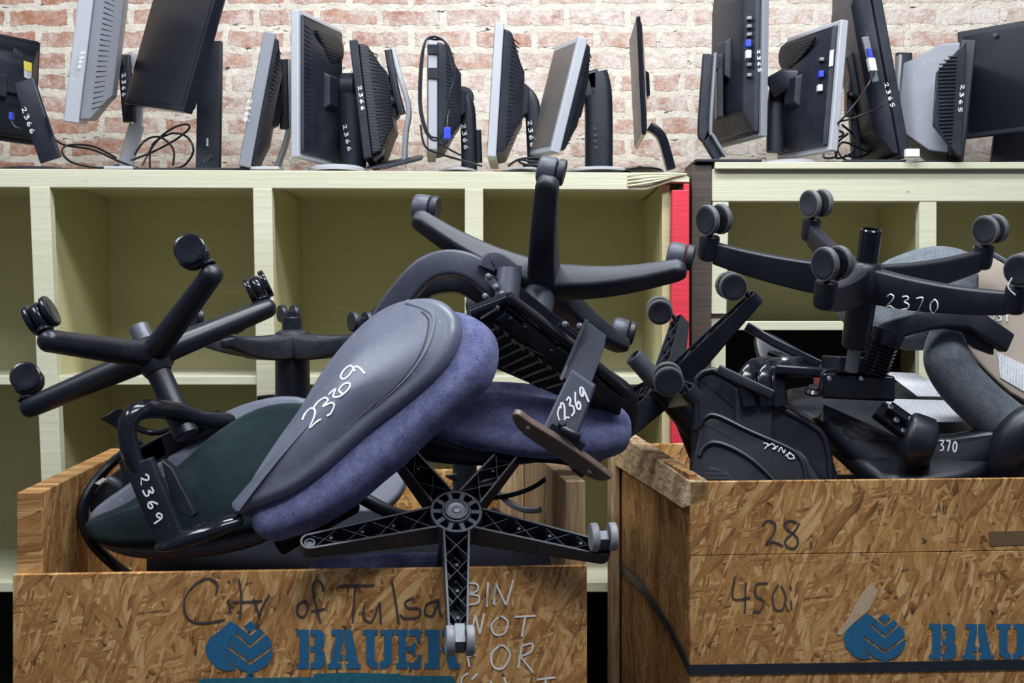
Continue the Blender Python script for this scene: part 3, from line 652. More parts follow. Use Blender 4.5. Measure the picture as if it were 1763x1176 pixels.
slv = [P(240, 795, 2.985), P(262, 850, 2.985), P(285, 905, 2.99), P(299, 936, 2.99)]
o = obj('armrest_sleeve', MB().sweep(slv, rrect(.031, .023, .009), (.1, -1, .1)), M['black'], A, .003); armf = o
tri = MB().hexa([P(276, 790, 3.01), P(296, 806, 3.01), P(336, 885, 3.0), P(330, 893, 3.0), P(300, 880, 3.0)], (0.004, .03, 0)); obj('sleeve_flange', tri, M['black'], A, .003)
plS = Plane(P(262, 850, 2.985)+V(0, -.0235, .002), (0, -1, .05))
obj('marker_number', digits(MB(), '2369', plS, (254, 815), (7.6, 22.0), (-16, 6), .0035, .82), M['ink'], armf)
pd = catmull([P(270, 945, 2.96), P(300, 936, 2.955), P(345, 918, 2.95), P(385, 903, 2.955), P(415, 892, 2.97)], 5)
n_ = len(pd)
obj('arm_pad', MB().sweep(pd, ell(.032, .020, 18), (0, -.3, 1), [(.35+.65*sin(pi*min(1, (i+1.2)/n_*.9)))*1.0 for i in range(n_)]), M['gloss'], A)
obj('tilt_lever', MB().loft([[P(171, 722, 3.25), P(200, 704, 3.25), P(212, 704, 3.25), P(212, 740, 3.25), P(200, 738, 3.25)], [P(173, 722, 3.28), P(200, 704, 3.28), P(212, 704, 3.28), P(212, 740, 3.28), P(200, 738, 3.28)]]), M['gloss'], A, .004)
b = MB(); b.sweep(catmull([P(212, 722, 3.26), P(260, 745, 3.26), P(330, 730, 3.24), P(400, 720, 3.24)], 4), ell(.008, .008, 8))
b.box(P(300, 760, 3.25), (.10, 0, .05), (.0, .06, 0), (-.01, 0, .022)); b.box(P(260, 790, 3.25), (.05, 0, .03), (0, .06, 0), (-.01, 0, .03))
obj('tilt_mechanism', b, M['gloss'], A, .004)
# frame tube of another chair, lower left in the bin
fr = thing('office_chair', 'black chair lying deep in the left bin, only its rim and bent frame tube showing', 'office chair', P(180, 900, 3.1))
b = MB(); pth = catmull([P(245, 760, 3.35), P(190, 800, 3.33), P(152, 850, 3.27), P(143, 890, 3.25), P(160, 935, 3.25), P(200, 975, 3.25), P(240, 1005, 3.27)], 6)
b.sweep(pth, ell(.012, .022, 10), (0, -1, 0)); obj('frame_tube', b, M['black'], fr)
pl = Plane(P(210, 820, 3.30), (-.3, -.9, .3))
panel(pl, [(150, 880), (165, 838), (215, 795), (262, 770), (300, 790), (330, 850), (300, 900), (200, 900)], .05, 'dark', 'back_cushion', fr, crown=.01)
b = MB(); b.hexa([P(163, 832, 3.22), P(176, 823, 3.22), P(184, 825, 3.22), P(170, 835, 3.22)], (0, .005, 0)); obj('paper_tag', b, M['paper'], fr)
obj('knob', MB().lathe(P(195, 830, 3.21), (-1, -.4, .6), [(.010, -.02), (.012, 0), (.010, .015)], 16), M['tubegrey'], fr)
# ---------------------------------------------------------------- chair B: behind, upright column base
fB = frame([[-0.4419, -0.8971, 0.0046], [-0.8961, 0.4416, 0.045], [-0.0424, 0.0158, -0.999]], (-.599, 3.80, -.075))
B = thing('office_chair', 'upturned black base and column standing behind the backrest shell marked 2369', 'office chair', fB.T)
star(B, fB, .28, 'curved', 'dusty', zt=-.02)
for k, sw in ((0, 200), (1, 140), (2, 120), (3, 30), (4, 300)):
    castor(B, fB, tip_at(.28, k, -.035), sw, 'plain', .026, 'wheel', 'black', .036)
cyl(B, 'column_socket', fB, -.03, -.075, .027, 'black', .027, True)
cyl(B, 'column', fB, .04, .42, .047, 'black', .050)
obj('clip', MB().box(P(458, 684, 3.6), (.022, 0, .002), (0, .01, 0), (0, 0, .006)), M['gloss'], B, .003)
pl = Plane(P(500, 830, 3.62), (0, -.8, .6))
panel(pl, [(380, 760), (470, 735), (600, 735), (640, 780), (640, 860), (560, 900), (420, 890), (370, 830)], .06, 'dark', 'seat', B)
# ---------------------------------------------------------------- chair C: upturned chair in the middle with grid seat pan
fC = frame([[-0.9275, -0.2799, -0.2477], [-0.1117, 0.8399, -0.5311], [0.3567, -0.4649, -0.8103]], (.073, 3.172, .082))
C = thing('office_chair', 'upturned chair in the centre with bare ribbed seat pan and grey loop armrest', 'office chair', fC.T)
star(C, fC, .31, 'curved', 'dusty', zt=-.03)
for k, sw in ((0, 112), (1, 110), (2, 100), (3, 108), (4, 104)):
    castor(C, fC, tip_at(.31, k, -.040), sw, 'cowl', .029, 'dusty', 'armgrey', .036, trail=.008)
cyl(C, 'column', fC, .03, .19, .037, 'armgrey', .040)
c0 = P(880, 492, 3.02)
b = MB(); b.lathe(P(873, 510, 3.02), V(.10, .3, 1), [(.027, -.02), (.027, .058), (.024, .060), (.019, .060), (.018, .03)], 26)
for k in range(14):
    a = 2*pi*k/14; b.box(P(873, 510, 3.02)+V(.006, .02, .062)+V(.0235*cos(a), .0235*sin(a), 0), (.003, 0, 0), (0, .003, 0), (0, 0, .004))
obj('tension_knob', b, M['armgrey'], C)
# armrest loop on the left: moulded band
lp = catmull([P(640, 600, 3.16), P(664, 550, 3.14), P(696, 504, 3.12), P(734, 466, 3.10), P(775, 454, 3.09), P(815, 464, 3.09), P(848, 490, 3.10), P(880, 524, 3.12), P(905, 552, 3.14)], 6)
ar = obj('armrest', MB().sweep(lp, rrect(.028, .030, .008), (0, -1, .15)), M['armgrey'], C, 0); ar['label'] = 'grey moulded loop armrest'
lp = catmull([P(710, 520, 3.20), P(740, 494, 3.20), P(790, 488, 3.20), P(830, 510, 3.20), P(870, 545, 3.20)], 6)
obj('armrest_inner', MB().sweep(lp, rrect(.022, .022, .006), (0, -1, .15)), M['black'], C)
# seat pan: flat grid seen from below
plC = Plane(P(920, 590, 3.03), (-.10, -.78, -.62))
def q3(pts, pl, off=0.0): return [pl(x, y, off) for x, y in pts]
nC = plC.n
b = MB()
b.hexa(q3([(800, 612), (1040, 716), (1062, 735), (1078, 672), (873, 512), (812, 540)], plC), -nC*.008)
pan = obj('seat_pan', b, M['black'], C, .002)
b = MB()
for q, w_ in (([(812, 534), (874, 510)], .012), ([(874, 510), (1000, 606), (1084, 680)], .017), ([(874, 524), (1070, 680)], .006)):
    b.sweep([plC(x, y, .010) for x, y in q], rrect(w_/2, .011, .003), nC)
obj('pan_frame', b, M['gloss'], pan, .002)
for x0, y0, x1, y1 in ((828, 548, 858, 529), (830, 579, 857, 563), (832, 596, 873, 574), (838, 611, 887, 587), (848, 623, 901, 598), (864, 633, 917, 608), (880, 642, 932, 620), (897, 651, 948, 631), (912, 660, 964, 643), (940, 668, 985, 655)):
    b = MB(); b.sweep([plC(x0, y0, .004), plC(x1, y1, .004)], rrect(.0011, .004, .0006), nC)
    b.sweep([plC(x1-6, y1-4, .006), plC(x1+2, y1+1, .006), plC(x1-1, y1+5, .006)], rrect(.001, .004, .0005), nC)
    obj('slat', b, M['wireglint'], pan)  # strips laid where the pan wires glint
obj('cross_wire', MB().sweep([plC(880, 585, .004), plC(905, 597, .004), plC(1050, 662, .004)], rrect(.001, .003, .0005), nC), M['wireglint'], pan)
obj('cross_wire', MB().sweep([plC(826, 610, .004), plC(930, 668, .004)], rrect(.001, .003, .0005), nC), M['tubegrey'], pan)
b = MB()
for c, a1, a2, a3 in (((935, 590), .07, .018, .012), ((985, 628), .06, .022, .014), ((890, 560), .045, .014, .012), ((1030, 665), .03, .016, .012)):
    u = (plC(1000, 610)-plC(874, 510)).normalized(); v = u.cross(nC)
    b.box(plC(*c, .016), u*a1, v*a2, nC*a3)
for x, y in ((905, 560), (950, 600), (1000, 640), (880, 545), (1015, 620)):
    b.lathe(plC(x, y, .02), nC, [(.007, 0), (.007, .012), (.004, .014)], 12)
obj('pan_brackets', b, M['gloss'], C, .002)
# swivel plate above the pan
b = MB(); u = (plC(1000, 610)-plC(874, 510)).normalized()
b.box(P(880, 505, 3.06), u*.06, (0, .03, 0), (0.004, 0, .006)); b.box(P(940, 548, 3.10), u*.10, (0, .04, 0), (.01, 0, .016)); b.box(P(990, 590, 3.10), u*.06, (0, .035, 0), (.008, 0, .012))
obj('mechanism_plate', b, M['black'], C, .003)
b = MB()
for x, y in ((843, 478), (856, 496), (866, 508), (838, 512), (975, 560), (1000, 563)): obj('bolt', MB().lathe(P(x, y, 3.0), (-.4, -1, .3), [(.0065, 0), (.0065, .012), (.003, .014)], 12), M['tubegrey'], C)
b.box(P(853, 492, 3.02), (.018, 0, -.020), (0, .01, 0), (.006, 0, .006)); b.hexa([P(842, 512, 3.0), P(830, 520, 3.0), P(822, 535, 3.0), P(850, 525, 3.0)], (0, .004, 0))
obj('bracket_tab', b, M['tubegrey'], C, .001)
b = MB().sweep(catmull([P(838, 462, 3.06), P(846, 448, 3.06), P(862, 452, 3.06), P(885, 472, 3.06)], 4), rrect(.02, .012, .005), (0, -1, 0)); obj('bracket_hook', b, M['armgrey'], C, .002)
# right armrest: strap plate, sleeve, pad
plP = Plane(P(1010, 600, 2.93), (.10, -.97, .18))
b = MB(); b.hexa(q3([(1009, 552), (1044, 578), (1040, 600), (1014, 672), (968, 650)], plP), (0, .008, 0)); b.sweep([P(1010, 551, 2.925), P(966, 652, 2.925)], rrect(.0035, .012, .001), (0, -1, 0))
obj('armrest_bracket', b, M['armgrey'], C, .002); 
b = MB(); b.hexa(q3([(1008, 552), (1012, 551), (968, 655), (964, 653)], plP, .004), (0, -.002, 0)); obj('bracket_edge', b, M['tubegrey'], C)
plV = Plane(P(980, 690, 2.90), (.12, -.97, .2))
b = MB(); b.hexa(q3([(983, 634), (1026, 664), (1013, 700), (986, 772), (934, 738)], plV), (0.004, .034, 0))
s2 = obj('armrest_sleeve', b, M['armgrey'], C, .006, 3)
obj('marker_number', digits(MB(), '2369', plV, (963, 697), (11, -9), (9, 29), .0036, .95), M['ink'], s2)
trace_ = trace(MB(), plV, [[(963, 700), (960, 712), (963, 724)]], .003); obj('marker_number', trace_, M['ink'], s2)
b = MB().sweep(catmull([P(966, 737, 2.87), P(985, 747, 2.865), P(998, 752, 2.87)], 4), ell(.009, .008, 12), (0, -1, 0)); b.lathe(P(968, 730, 2.875), (0, -1, .4), [(.009, -.01), (.008, .012)], 12)
b.box(P(975, 752, 2.89), (.035, 0, -.022), (0, .015, 0), (.006, 0, .009))
obj('height_latch', b, M['black'], C, .002)
plK = Plane(P(965, 770, 2.87), (-.25, -.75, -.60))
o = panel(plK, [(881, 716), (893, 714), (915, 730), (980, 770), (1046, 818), (1048, 827), (1030, 829), (1000, 816), (940, 776), (905, 752), (888, 735)], .018, 'brown', 'arm_pad', C, bev=.004, sm=3); o['label'] = 'brown underside of arm pad'
b = MB()
for x, y in ((909, 736), (1015, 811)): b.lathe(plK(x, y, .0005), plK.n, [(.0045, 0), (.0045, .002), (.003, .003)], 12)
obj('screw', b, M['chrome'], o)
# ---------------------------------------------------------------- chair D: blue seat, backrest shell 2369, ribbed base facing out
fD = frame([[-0.9345, -0.3447, -0.0885], [-0.307, 0.6549, 0.6906], [-0.1801, 0.6725, -0.7178]], (-.122, 3.004, -.438))
Dc = thing('office_chair', 'blue speckled chair with grey backrest shell numbered 2369, ribbed base over the bin front', 'office chair', fD.T)
star(Dc, fD, .32, 'ribbed', 'dusty', zt=-.03)
for k, sw in ((3, 190), (4, 250)):
    castor(Dc, fD, tip_at(.32, k, -.046), {3: 104, 4: 286}[k], 'plain', .030, 'whitewheel', 'tubegrey', .028, lab='castor with pale grey wheels', trail={3: .006, 4: .030}[k])
obj('hub_cap', MB().lathe(fD(0, 0, -.034), fD.R @ V(0, 0, -1), [(.025, 0), (.025, .003), (.021, .005), (.019, .002), (.010, .001), (.009, .004), (.003, .005)], 24), M['tubegrey'], Dc)
cyl(Dc, 'column', fD, .03, .20, .030, 'black', .033)
plD = Plane(P(920, 715, 3.12), (.06, -.80, .60))
panel(plD, [(690, 668), (740, 655), (810, 648), (880, 648), (950, 656), (1010, 668), (1060, 684), (1086, 706), (1090, 735), (1078, 755), (1040, 768), (980, 774), (900, 770), (820, 758), (740, 740), (690, 722), (672, 695)], .085, 'blue', 'seat_cushion', Dc, crown=.022, bev=.034)
plE = Plane(P(820, 760, 3.09), (0, -.93, -.3))
panel(plE, [(682, 745), (720, 750), (820, 775), (900, 786), (985, 788), (960, 796), (880, 806), (800, 806), (720, 796), (688, 772)], .05, 'dark', 'seat_underside', Dc, off=0, bev=.02)
plR = Plane(P(620, 700, 2.93), (-.42, -.80, .42))
shell = [(404, 884), (412, 866), (440, 815), (478, 757), (515, 705), (548, 650), (575, 612), (612, 570), (650, 538), (690, 519), (735, 513), (765, 521), (784, 543), (788, 572), (775, 608), (748, 643), (712, 675), (676, 704), (640, 731), (600, 766), (562, 800), (525, 828), (488, 850), (452, 864), (420, 876)]
cush = [(408, 880), (440, 815), (490, 750), (540, 670), (590, 600), (650, 545), (710, 522), (765, 519), (800, 530), (824, 552), (829, 590), (815, 632), (785, 665), (745, 700), (705, 735), (665, 775), (625, 808), (585, 842), (540, 872), (500, 893), (460, 908), (425, 912)]
nR = plR.n
sh_n = V(.30, .90, -.30).normalized()     # direction the cushion lies behind the shell
bk = panel(plR, [(x+2, y+1) for x, y in cush], .085, 'blue', 'backrest_cushion', Dc, off=-.020, bev=.036)
q = catmull([plR(x, y) for x, y in shell], 4, True)
b = MB().pillow(q, nR, [(.020, .012), (.012, .011), (.006, .007), (.002, .002), (0, -.006), (0, -.020), (.004, -.026), (.02, -.030)], 7, (.034, 0))
sp = obj('backrest_shell', b, M['shell'], Dc, smooth=60); sp['label'] = 'dusty grey plastic backrest shell'
# raised ridge on the shell, following its long edge
ridge = [(700, 520), (735, 533), (747, 548), (742, 580), (728, 612), (700, 650), (660, 688), (620, 722), (575, 756)]
plRr = Plane(plR.p+nR*.030, nR)
sk = Skin([sp], nR)
b = MB(); rp = catmull([sk(x, y) for x, y in ridge], 5); n_ = len(rp)
b.sweep(rp, ell(.007, .0035, 10), nR, [max(.15, 1-i/n_) for i in range(n_)])
obj('shell_ridge', b, M['shell'], sp)
b = MB(); rp = catmull([sk(x-9, y+4) for x, y in ridge[1:]], 5); n_ = len(rp)
b.sweep(rp, ell(.0035, .001, 8), nR, [max(.15, 1-i/n_) for i in range(n_)])
obj('shell_groove', b, M['black'], sp)
b = MB()
for st in ([(521, 723), (526, 712), (536, 703), (543, 708), (540, 722), (533, 737), (545, 727), (553, 722)],
           [(540, 703), (548, 692), (560, 685), (565, 690), (556, 700), (570, 694), (576, 698), (570, 712), (563, 716)],
           [(566, 680), (578, 670), (574, 682), (580, 684), (590, 680), (602, 668), (602, 660), (592, 662), (584, 672), (590, 678)],
           [(612, 640), (605, 630), (594, 636), (587, 648), (592, 653), (602, 646), (612, 632), (620, 634), (629, 644)]):
    b.ribbon(catmull([sk(x, y) for x, y in st], 4), nR, .0042, .0012)
obj('marker_number', b, M['ink'], sp)
# ---------------------------------------------------------------- chair E: ribbed base between the bins
fE = frame([[0.2935, 0.6799, 0.672], [0.8438, -0.5146, 0.1522], [0.4493, 0.5224, -0.7247]], (.375, 3.452, -.18))
Ec = thing('office_chair', 'black chair base with slim ribbed legs and grey stub tube, between the two bins', 'office chair', fE.T)
star(Ec, fE, .31, 'ribbed', 'black', zt=-.03)
for k, sw in ((0, 280), (1, 300), (2, 250), (4, 200)):
    castor(Ec, fE, tip_at(.31, k, -.045), {0: 250, 1: 240, 2: 250, 4: 260}[k], 'tread', .032, 'wheel', 'black', .048)
cyl(Ec, 'gas_cylinder_end', fE, -.025, -.115, .025, 'armgrey', .023, True)
cyl(Ec, 'column', fE, .04, .14, .035, 'black', .04)
b = MB(); b.sweep(catmull([P(1030, 640, 3.2), P(1075, 672, 3.2), P(1083, 700, 3.22), P(1080, 735, 3.25)], 5), rrect(.018, .012, .004), (0, -1, 0)); obj('armrest', b, M['black'], Ec)
b = MB(); b.sweep(catmull([P(1160, 690, 3.5), P(1180, 735, 3.5), P(1202, 790, 3.5)], 4), rrect(.020, .015, .006), (0, -1, 0)); obj('seat_bracket', b, M['black'], Ec)

# ---------------------------------------------------------------- dark seats and arms lying low in the left bin
Lw = thing('office_chair', 'black chair with grey plastic parts buried in the left bin under the ribbed base', 'office chair', P(620, 900, 3.4))
pl = Plane(P(600, 930, 3.35), (0, -.45, .9))
panel(pl, [(250, 950), (300, 905), (420, 880), (560, 860), (680, 870), (720, 900), (700, 960), (600, 1010), (300, 1010)], .08, 'dark', 'seat', Lw)
pl = Plane(P(620, 830, 3.5), (.1, -.8, .6))
panel(pl, [(560, 850), (585, 825), (625, 806), (670, 800), (700, 815), (690, 850), (650, 880), (590, 880)], .03, 'shell', 'seat_shell', Lw, bev=.010)
obj('screw_plate', MB().hexa([Plane(pl.p, pl.n)(x, y, .002) for x, y in ((622, 800), (645, 792), (655, 808), (626, 812))], pl.n*.003), M['silver'], Lw, .001)
obj('armrest', MB().sweep(catmull([P(480, 935, 3.2), P(540, 900, 3.18), P(590, 872, 3.18), P(600, 868, 3.2)], 5), ell(.030, .022, 16), (0, -1, .3)), M['black'], Lw)
obj('armrest', MB().sweep(catmull([P(592, 838, 3.28), P(625, 858, 3.26), P(680, 885, 3.25), P(740, 900, 3.28)], 5), ell(.016, .014, 14), (0, -1, .3)), M['black'], Lw)
obj('bracket', MB().hexa([P(560, 856, 3.22), P(582, 852, 3.22), P(586, 862, 3.22), P(570, 872, 3.22)], (0, .01, 0)), M['splinter'], Lw, .002)
pl = Plane(P(650, 960, 3.15), (0, -.9, .4))
panel(pl, [(540, 966), (600, 955), (700, 950), (780, 955), (780, 1010), (540, 1010)], .03, 'blue', 'fabric_edge', Lw, bev=.01)
pl = Plane(P(870, 960, 3.3), (0, -.5, .86))
Lr = thing('office_chair', 'black chair buried at the right of the left bin, with curved levers pointing right', 'office chair', P(860, 900, 3.5))
panel(pl, [(690, 950), (720, 905), (800, 880), (900, 885), (975, 930), (985, 1000), (700, 1010)], .08, 'dark', 'seat', Lr)
obj('lever', MB().sweep(catmull([P(840, 858, 3.5), P(880, 852, 3.45), P(915, 840, 3.42), P(940, 824, 3.4)], 5), rrect(.006, .006, .002), (0, -1, 0), None), M['gloss'], Lr)
obj('lever', MB().sweep(catmull([P(860, 850, 3.5), P(880, 868, 3.45), P(905, 878, 3.42), P(930, 878, 3.4)], 5), rrect(.007, .008, .002), (0, -1, 0)), M['tubegrey'], Lr)
obj('lever', MB().sweep(catmull([P(850, 880, 3.5), P(880, 900, 3.45), P(912, 905, 3.42)], 5), rrect(.009, .010, .003), (0, -1, 0)), M['black'], Lr)
obj('post_tube', MB().lathe(P(800, 845, 3.42), (0, .1, 1), [(.030, -.05), (.030, .09)], 22), M['black'], Lr)
b = MB(); b.hexa([P(765, 818, 3.4), P(800, 812, 3.4), P(830, 826, 3.4), P(800, 838, 3.4)], (0, .04, -.01)); obj('bracket', b, M['black'], Lr, .004)
# ---------------------------------------------------------------- monitors on the cabinets
ZL = H+(HY-290)*4.2/F+.001; ZR = H+(HY-279)*4.23/F+.001
def monitor(label, nb, nt, ft, side, mats=('mon', 'mon', 'screen'), t=.026, bulge=.045, inset=.03, ratio=.62, vent=True, group='flat monitors standing on the cabinets', lip=.018, mount=True):
    # nb, nt: near bottom / near top corner (px, py, distance); ft: far top corner; side +1/-1: which way the back faces
    a, b, c = P(*nb), P(*nt), P(*ft)
    u = b-a; w = c-b; w -= u*(w.dot(u)/u.length_squared)
    n = u.cross(w).normalized()
    if n.x*side < 0: n = -n              # n = direction the back faces
    W = w.length; U = u.length; wu, uu = w/W, u/U
    m = thing('computer_monitor', label, 'monitor', a, group)
    Q = lambda x, y, z: a+wu*(x*W)+uu*(y*U)+n*z
    ln = lambda x0, x1, y0, y1, z: [Q(x0, y0, z), Q(x1, y0, z), Q(x1, y1, z), Q(x0, y1, z)]
    bz = MB().loft([ln(.0, 1, 0, 1, -t*.5), ln(0, 1, 0, 1, t*.5)]); obj('bezel', bz, M[mats[0]], m, .004)
    ix, iy = lip/W, lip/U
    obj('screen', MB().loft([ln(ix, 1-ix, iy, 1-iy, -t*.5-.0012), ln(ix, 1-ix, iy, 1-iy, -t*.5+.002)]), M[mats[2]], m)
    jx, jy = inset*.35/W, inset*.35/U; kx, ky = inset*1.6/W, inset*2.2/U; h = (1-ratio)/2
    bk = MB().loft([ln(jx, 1-jx, jy, 1-jy, t*.5), ln(jx*1.6, 1-jx*1.6, jy*1.6, 1-jy*1.6, t*.5+bulge*.35), ln(kx, 1-kx, ky*1.2, 1-ky*1.2, t*.5+bulge*.8), ln(kx*1.3, 1-kx*1.3, ky*1.5, 1-ky*1.5, t*.5+bulge)])
    back = obj('back_cover', bk, M[mats[1]], m, .006, 3); m['cover'] = 1; del m['cover']
    if vent:
        v = MB()
        for i in range(26):
            y = .10+.8*i/25
            for xx in (jx*1.7,):
                p = Q(xx, y, t*.5+bulge*.37); q = Q(kx*.90, .5+(y-.5)*.93, t*.5+bulge*.70)
                v.sweep([p, q], rrect(.0018, .0010, .0005, 1), uu)
        vg = obj('vent_ribs', v, M['black'], m)
    if mount: obj('mount', MB().loft([ln(.38, .62, .36, .62, t*.5+bulge-.002), ln(.40, .60, .39, .59, t*.5+bulge+.018)]), M[mats[1]], m, .004)
    return m, Q, t*.5+bulge
def neck(m, pts, w, th, mat, name='stand_neck', up=(0, -1, 0), lab=None, r=.006):
    o = obj(name, MB().sweep(catmull(pts, 5) if len(pts) > 2 else pts, rrect(w/2, th/2, min(r, th*.45, w*.45)), up), M[mat], m)
    if lab: o['label'] = lab
    return o
def base(m, x0, x1, d0, d1, mat, zb=None, h=.012, rnd=True, name='stand_base'):
    zb = zb or ZL; dm = (d0+d1)/2; X0, X1 = (x0-CX)*d0/F, (x1-CX)*d0/F
    if rnd:
        c = V((X0+X1)/2, dm, zb); rx = (X1-X0)/2; ry = (d1-d0)/2
        q = [[c+V(rx*k*cos(2*pi*i/28), ry*k*sin(2*pi*i/28), z) for i in range(28)] for k, z in ((1, 0), (1, h*.35), (.85, h*.8), (.45, h), (.02, h*1.1))]
        return obj(name, MB().loft(q), M[mat], m)
    return obj(name, MB().loft([[V(X0, d0, zb+z), V(X1, d0, zb+z), V(X1, d1, zb+z), V(X0, d1, zb+z)] for z in (0, h)]), M[mat], m, .003)
def num(par, text, px, py, adv, down, d, n=(0, -1, 0), w=.0020, mat='ink'):
    return obj('marker_number', digits(MB(), text, Plane(P(px, py, d), n), (px, py), adv, down, w), M[mat], par)
def cable(par, pts, r=.0035, mat='cord', name='cord', n=6, **k):
    return obj(name, MB().tube(catmull(pts, n), r, 8), M[mat], par, **k)
# 1 far left, black, back towards the camera
m, Q, zb = monitor('black monitor with yellow sticker on its back, partly cut off at the left end', (57, 250, 4.50), (66, 74, 4.50), (-120, 0, 4.22), 1, t=.03, bulge=.05, vent=False)
m1 = m
b = MB()
for i in range(7): b.sweep([Q(.1, .97-i*.014, zb), Q(.98, .97-i*.014, zb)], rrect(.0012, .0012, .0005, 1), (0, -1, 0))
obj('top_vents', b, M['black'], m)
dl = Plane(Q(.5, .5, zb+.0015), Q(0, 0, 1)-Q(0, 0, 0))
obj('maker_lettering', digits(MB(), 'DELL', dl, (24, 83), (4.2, 1.6), (-.4, 7.5), .0022), M['tubegrey'], m)
obj('sticker', MB().hexa([dl(41, 105), dl(55, 109), dl(54, 138), dl(42, 133)], (0, -.001, 0)), M['paper'], m)
obj('sticker_band', MB().hexa([dl(41, 104.5, .0012), dl(55, 108.5, .0012), dl(54.5, 124, .0012), dl(41.5, 120, .0012)], (0, -.001, 0)), M['yellow'], m)
obj('port_box', MB().hexa([dl(-30, 95), dl(38, 112), dl(38, 165), dl(-30, 150)], (dl.n if dl.n.y < 0 else -dl.n)*.012), M['mon'], m, .003)
nk = neck(m, [P(42, 140, 4.27), P(58, 190, 4.27), P(88, 276, 4.29)], .066, .022, 'mon')
num(nk, '2366', 44, 184, (4.6, 12), (-7, 3.5), 4.255)
obj('neck_slot', MB().sweep([P(80, 200, 4.257), P(90, 232, 4.262)], rrect(.004, .003, .0015), (0, -1, 0)), M['black'], nk)
base(m, -40, 122, 4.22, 4.5, 'mon', h=.014)
cable(m, [P(18, 205, 4.3), P(26, 218, 4.28), P(38, 222, 4.3)], .002, 'tubegrey'); obj('plug', MB().box(P(20, 200, 4.3), (.006, 0, 0), (0, .01, 0), (0, 0, .012)), M['plugblue'], m, .002)
# 2 chunky grey one
m, Q, zb = monitor('chunky grey monitor, tilted, showing its slotted side and dark underside, second from left', (122, 211, 4.25), (157, -80, 4.2), (172, -64, 4.5), 1, ('silver', 'greysil', 'screen'), t=.045, bulge=.085, inset=.03, mount=False)
m2 = m
num(m, '2366', 146, 88, (-1.5, 8), (-6, 0), 4.22)
neck(m, [P(236, 215, 4.56), P(224, 256, 4.56), P(215, 290, 4.56)], .05, .02, 'silver'); nk = neck(m, [P(214, 96, 4.55), P(218, 150, 4.55), P(223, 210, 4.55)], .040, .025, 'mon', 'stand_head')
neck(m, [P(222, 92, 4.57), P(238, 130, 4.57), P(238, 225, 4.57)], .028, .02, 'silver', 'stand_spine')
num(nk, '2366', 216, 126, (0.3, 11), (-6, 1), 4.53)
obj('tilt_joint', MB().lathe(P(194, 103, 4.5), (1, .1, 0), [(.022, -.01), (.020, .006), (.016, .012), (.018, .035)], 18), M['mon'], m)
base(m, 178, 228, 4.23, 4.6, 'silver', h=.010, rnd=False)
# 3 black screen towards camera
m, Q, zb = monitor('black monitor leaning right with its dark screen towards the camera', (324, 195, 4.15), (398, -70, 4.15), (294, -84, 4.50), 1, ('gloss', 'mon', 'screen'), t=.03, bulge=.03, vent=False)
m3 = m
nk = neck(m, [P(362, 72, 4.46), P(361, 180, 4.46), P(359, 290, 4.46)], .078, .03, 'mon')
obj('neck_slot', MB().sweep([P(357, 238, 4.443), P(357, 252, 4.443)], rrect(.003, .002, .001), (0, -1, 0)), M['paper'], nk)
num(nk, '2366', 350, 276, (4, -3.5), (2, 6), 4.44, w=.0014, mat='tubegrey')
base(m, 225, 430, 4.24, 4.62, 'mon', h=.006, rnd=False)
# 4 silver edge
m, Q, zb = monitor('slim monitor with pale grey side leaning right, marked 2366, fourth from left', (421, 287, 4.22), (465, 55, 4.22), (474, 62, 4.58), 1, ('greysil', 'mon', 'screen'), t=.036, bulge=.035)
num(m, '2366', 434, 172, (-1.8, 10.5), (-7, -1), 4.20, (-.2, -1, 0)); m4 = m
nk = neck(m, [P(489, 104, 4.44), P(490, 160, 4.44), P(491, 222, 4.44)], .030, .04, 'mon', 'stand_head'); neck(m, [P(497, 104, 4.45), P(499, 215, 4.45), P(476, 292, 4.45)], .014, .05, 'silver')
obj('tilt_joint', MB().lathe(P(470, 189, 4.42), (1, .1, 0), [(.018, -.01), (.018, .01), (.012, .03)], 18), M['mon'], m)
base(m, 430, 480, 4.24, 4.6, 'silver', h=.010, rnd=False)
# 5 tall with wavy top vent
m, Q, zb = monitor('large black monitor with bright silver edge and thick black column stand', (507, 271, 4.22), (507, 16, 4.22), (582, 26, 4.52), 1, ('silver', 'mon', 'screen'), t=.026, bulge=.028, inset=.03)
m5 = m
b = MB().pillow(catmull([Q(.22, .88, zb), Q(.45, .90, zb), Q(.75, .90, zb), Q(.86, .84, zb), Q(.80, .74, zb), Q(.55, .70, zb), Q(.38, .78, zb)], 5, True), V(.9, -.4, 0), [(0.004, .002), (0, 0), (0, -.01)], 3, (.002, 0)); obj('speaker_grille', b, M['vents'], m)
nk = neck(m, [P(597, 134, 4.45), P(604, 175, 4.45), P(608, 292, 4.45)], .085, .075, 'mon', r=.035)
obj('neck_head', MB().lathe(P(602, 150, 4.45), (1, -.15, 0), [(.03, -.04), (.045, -.02), (.045, .02), (.03, .035)], 22), M['mon'], m)
num(nk, '2366', 596, 214, (2.6, 12.5), (-6, 1.5), 4.405)
base(m, 520, 626, 4.22, 4.5, 'silver', h=.022)
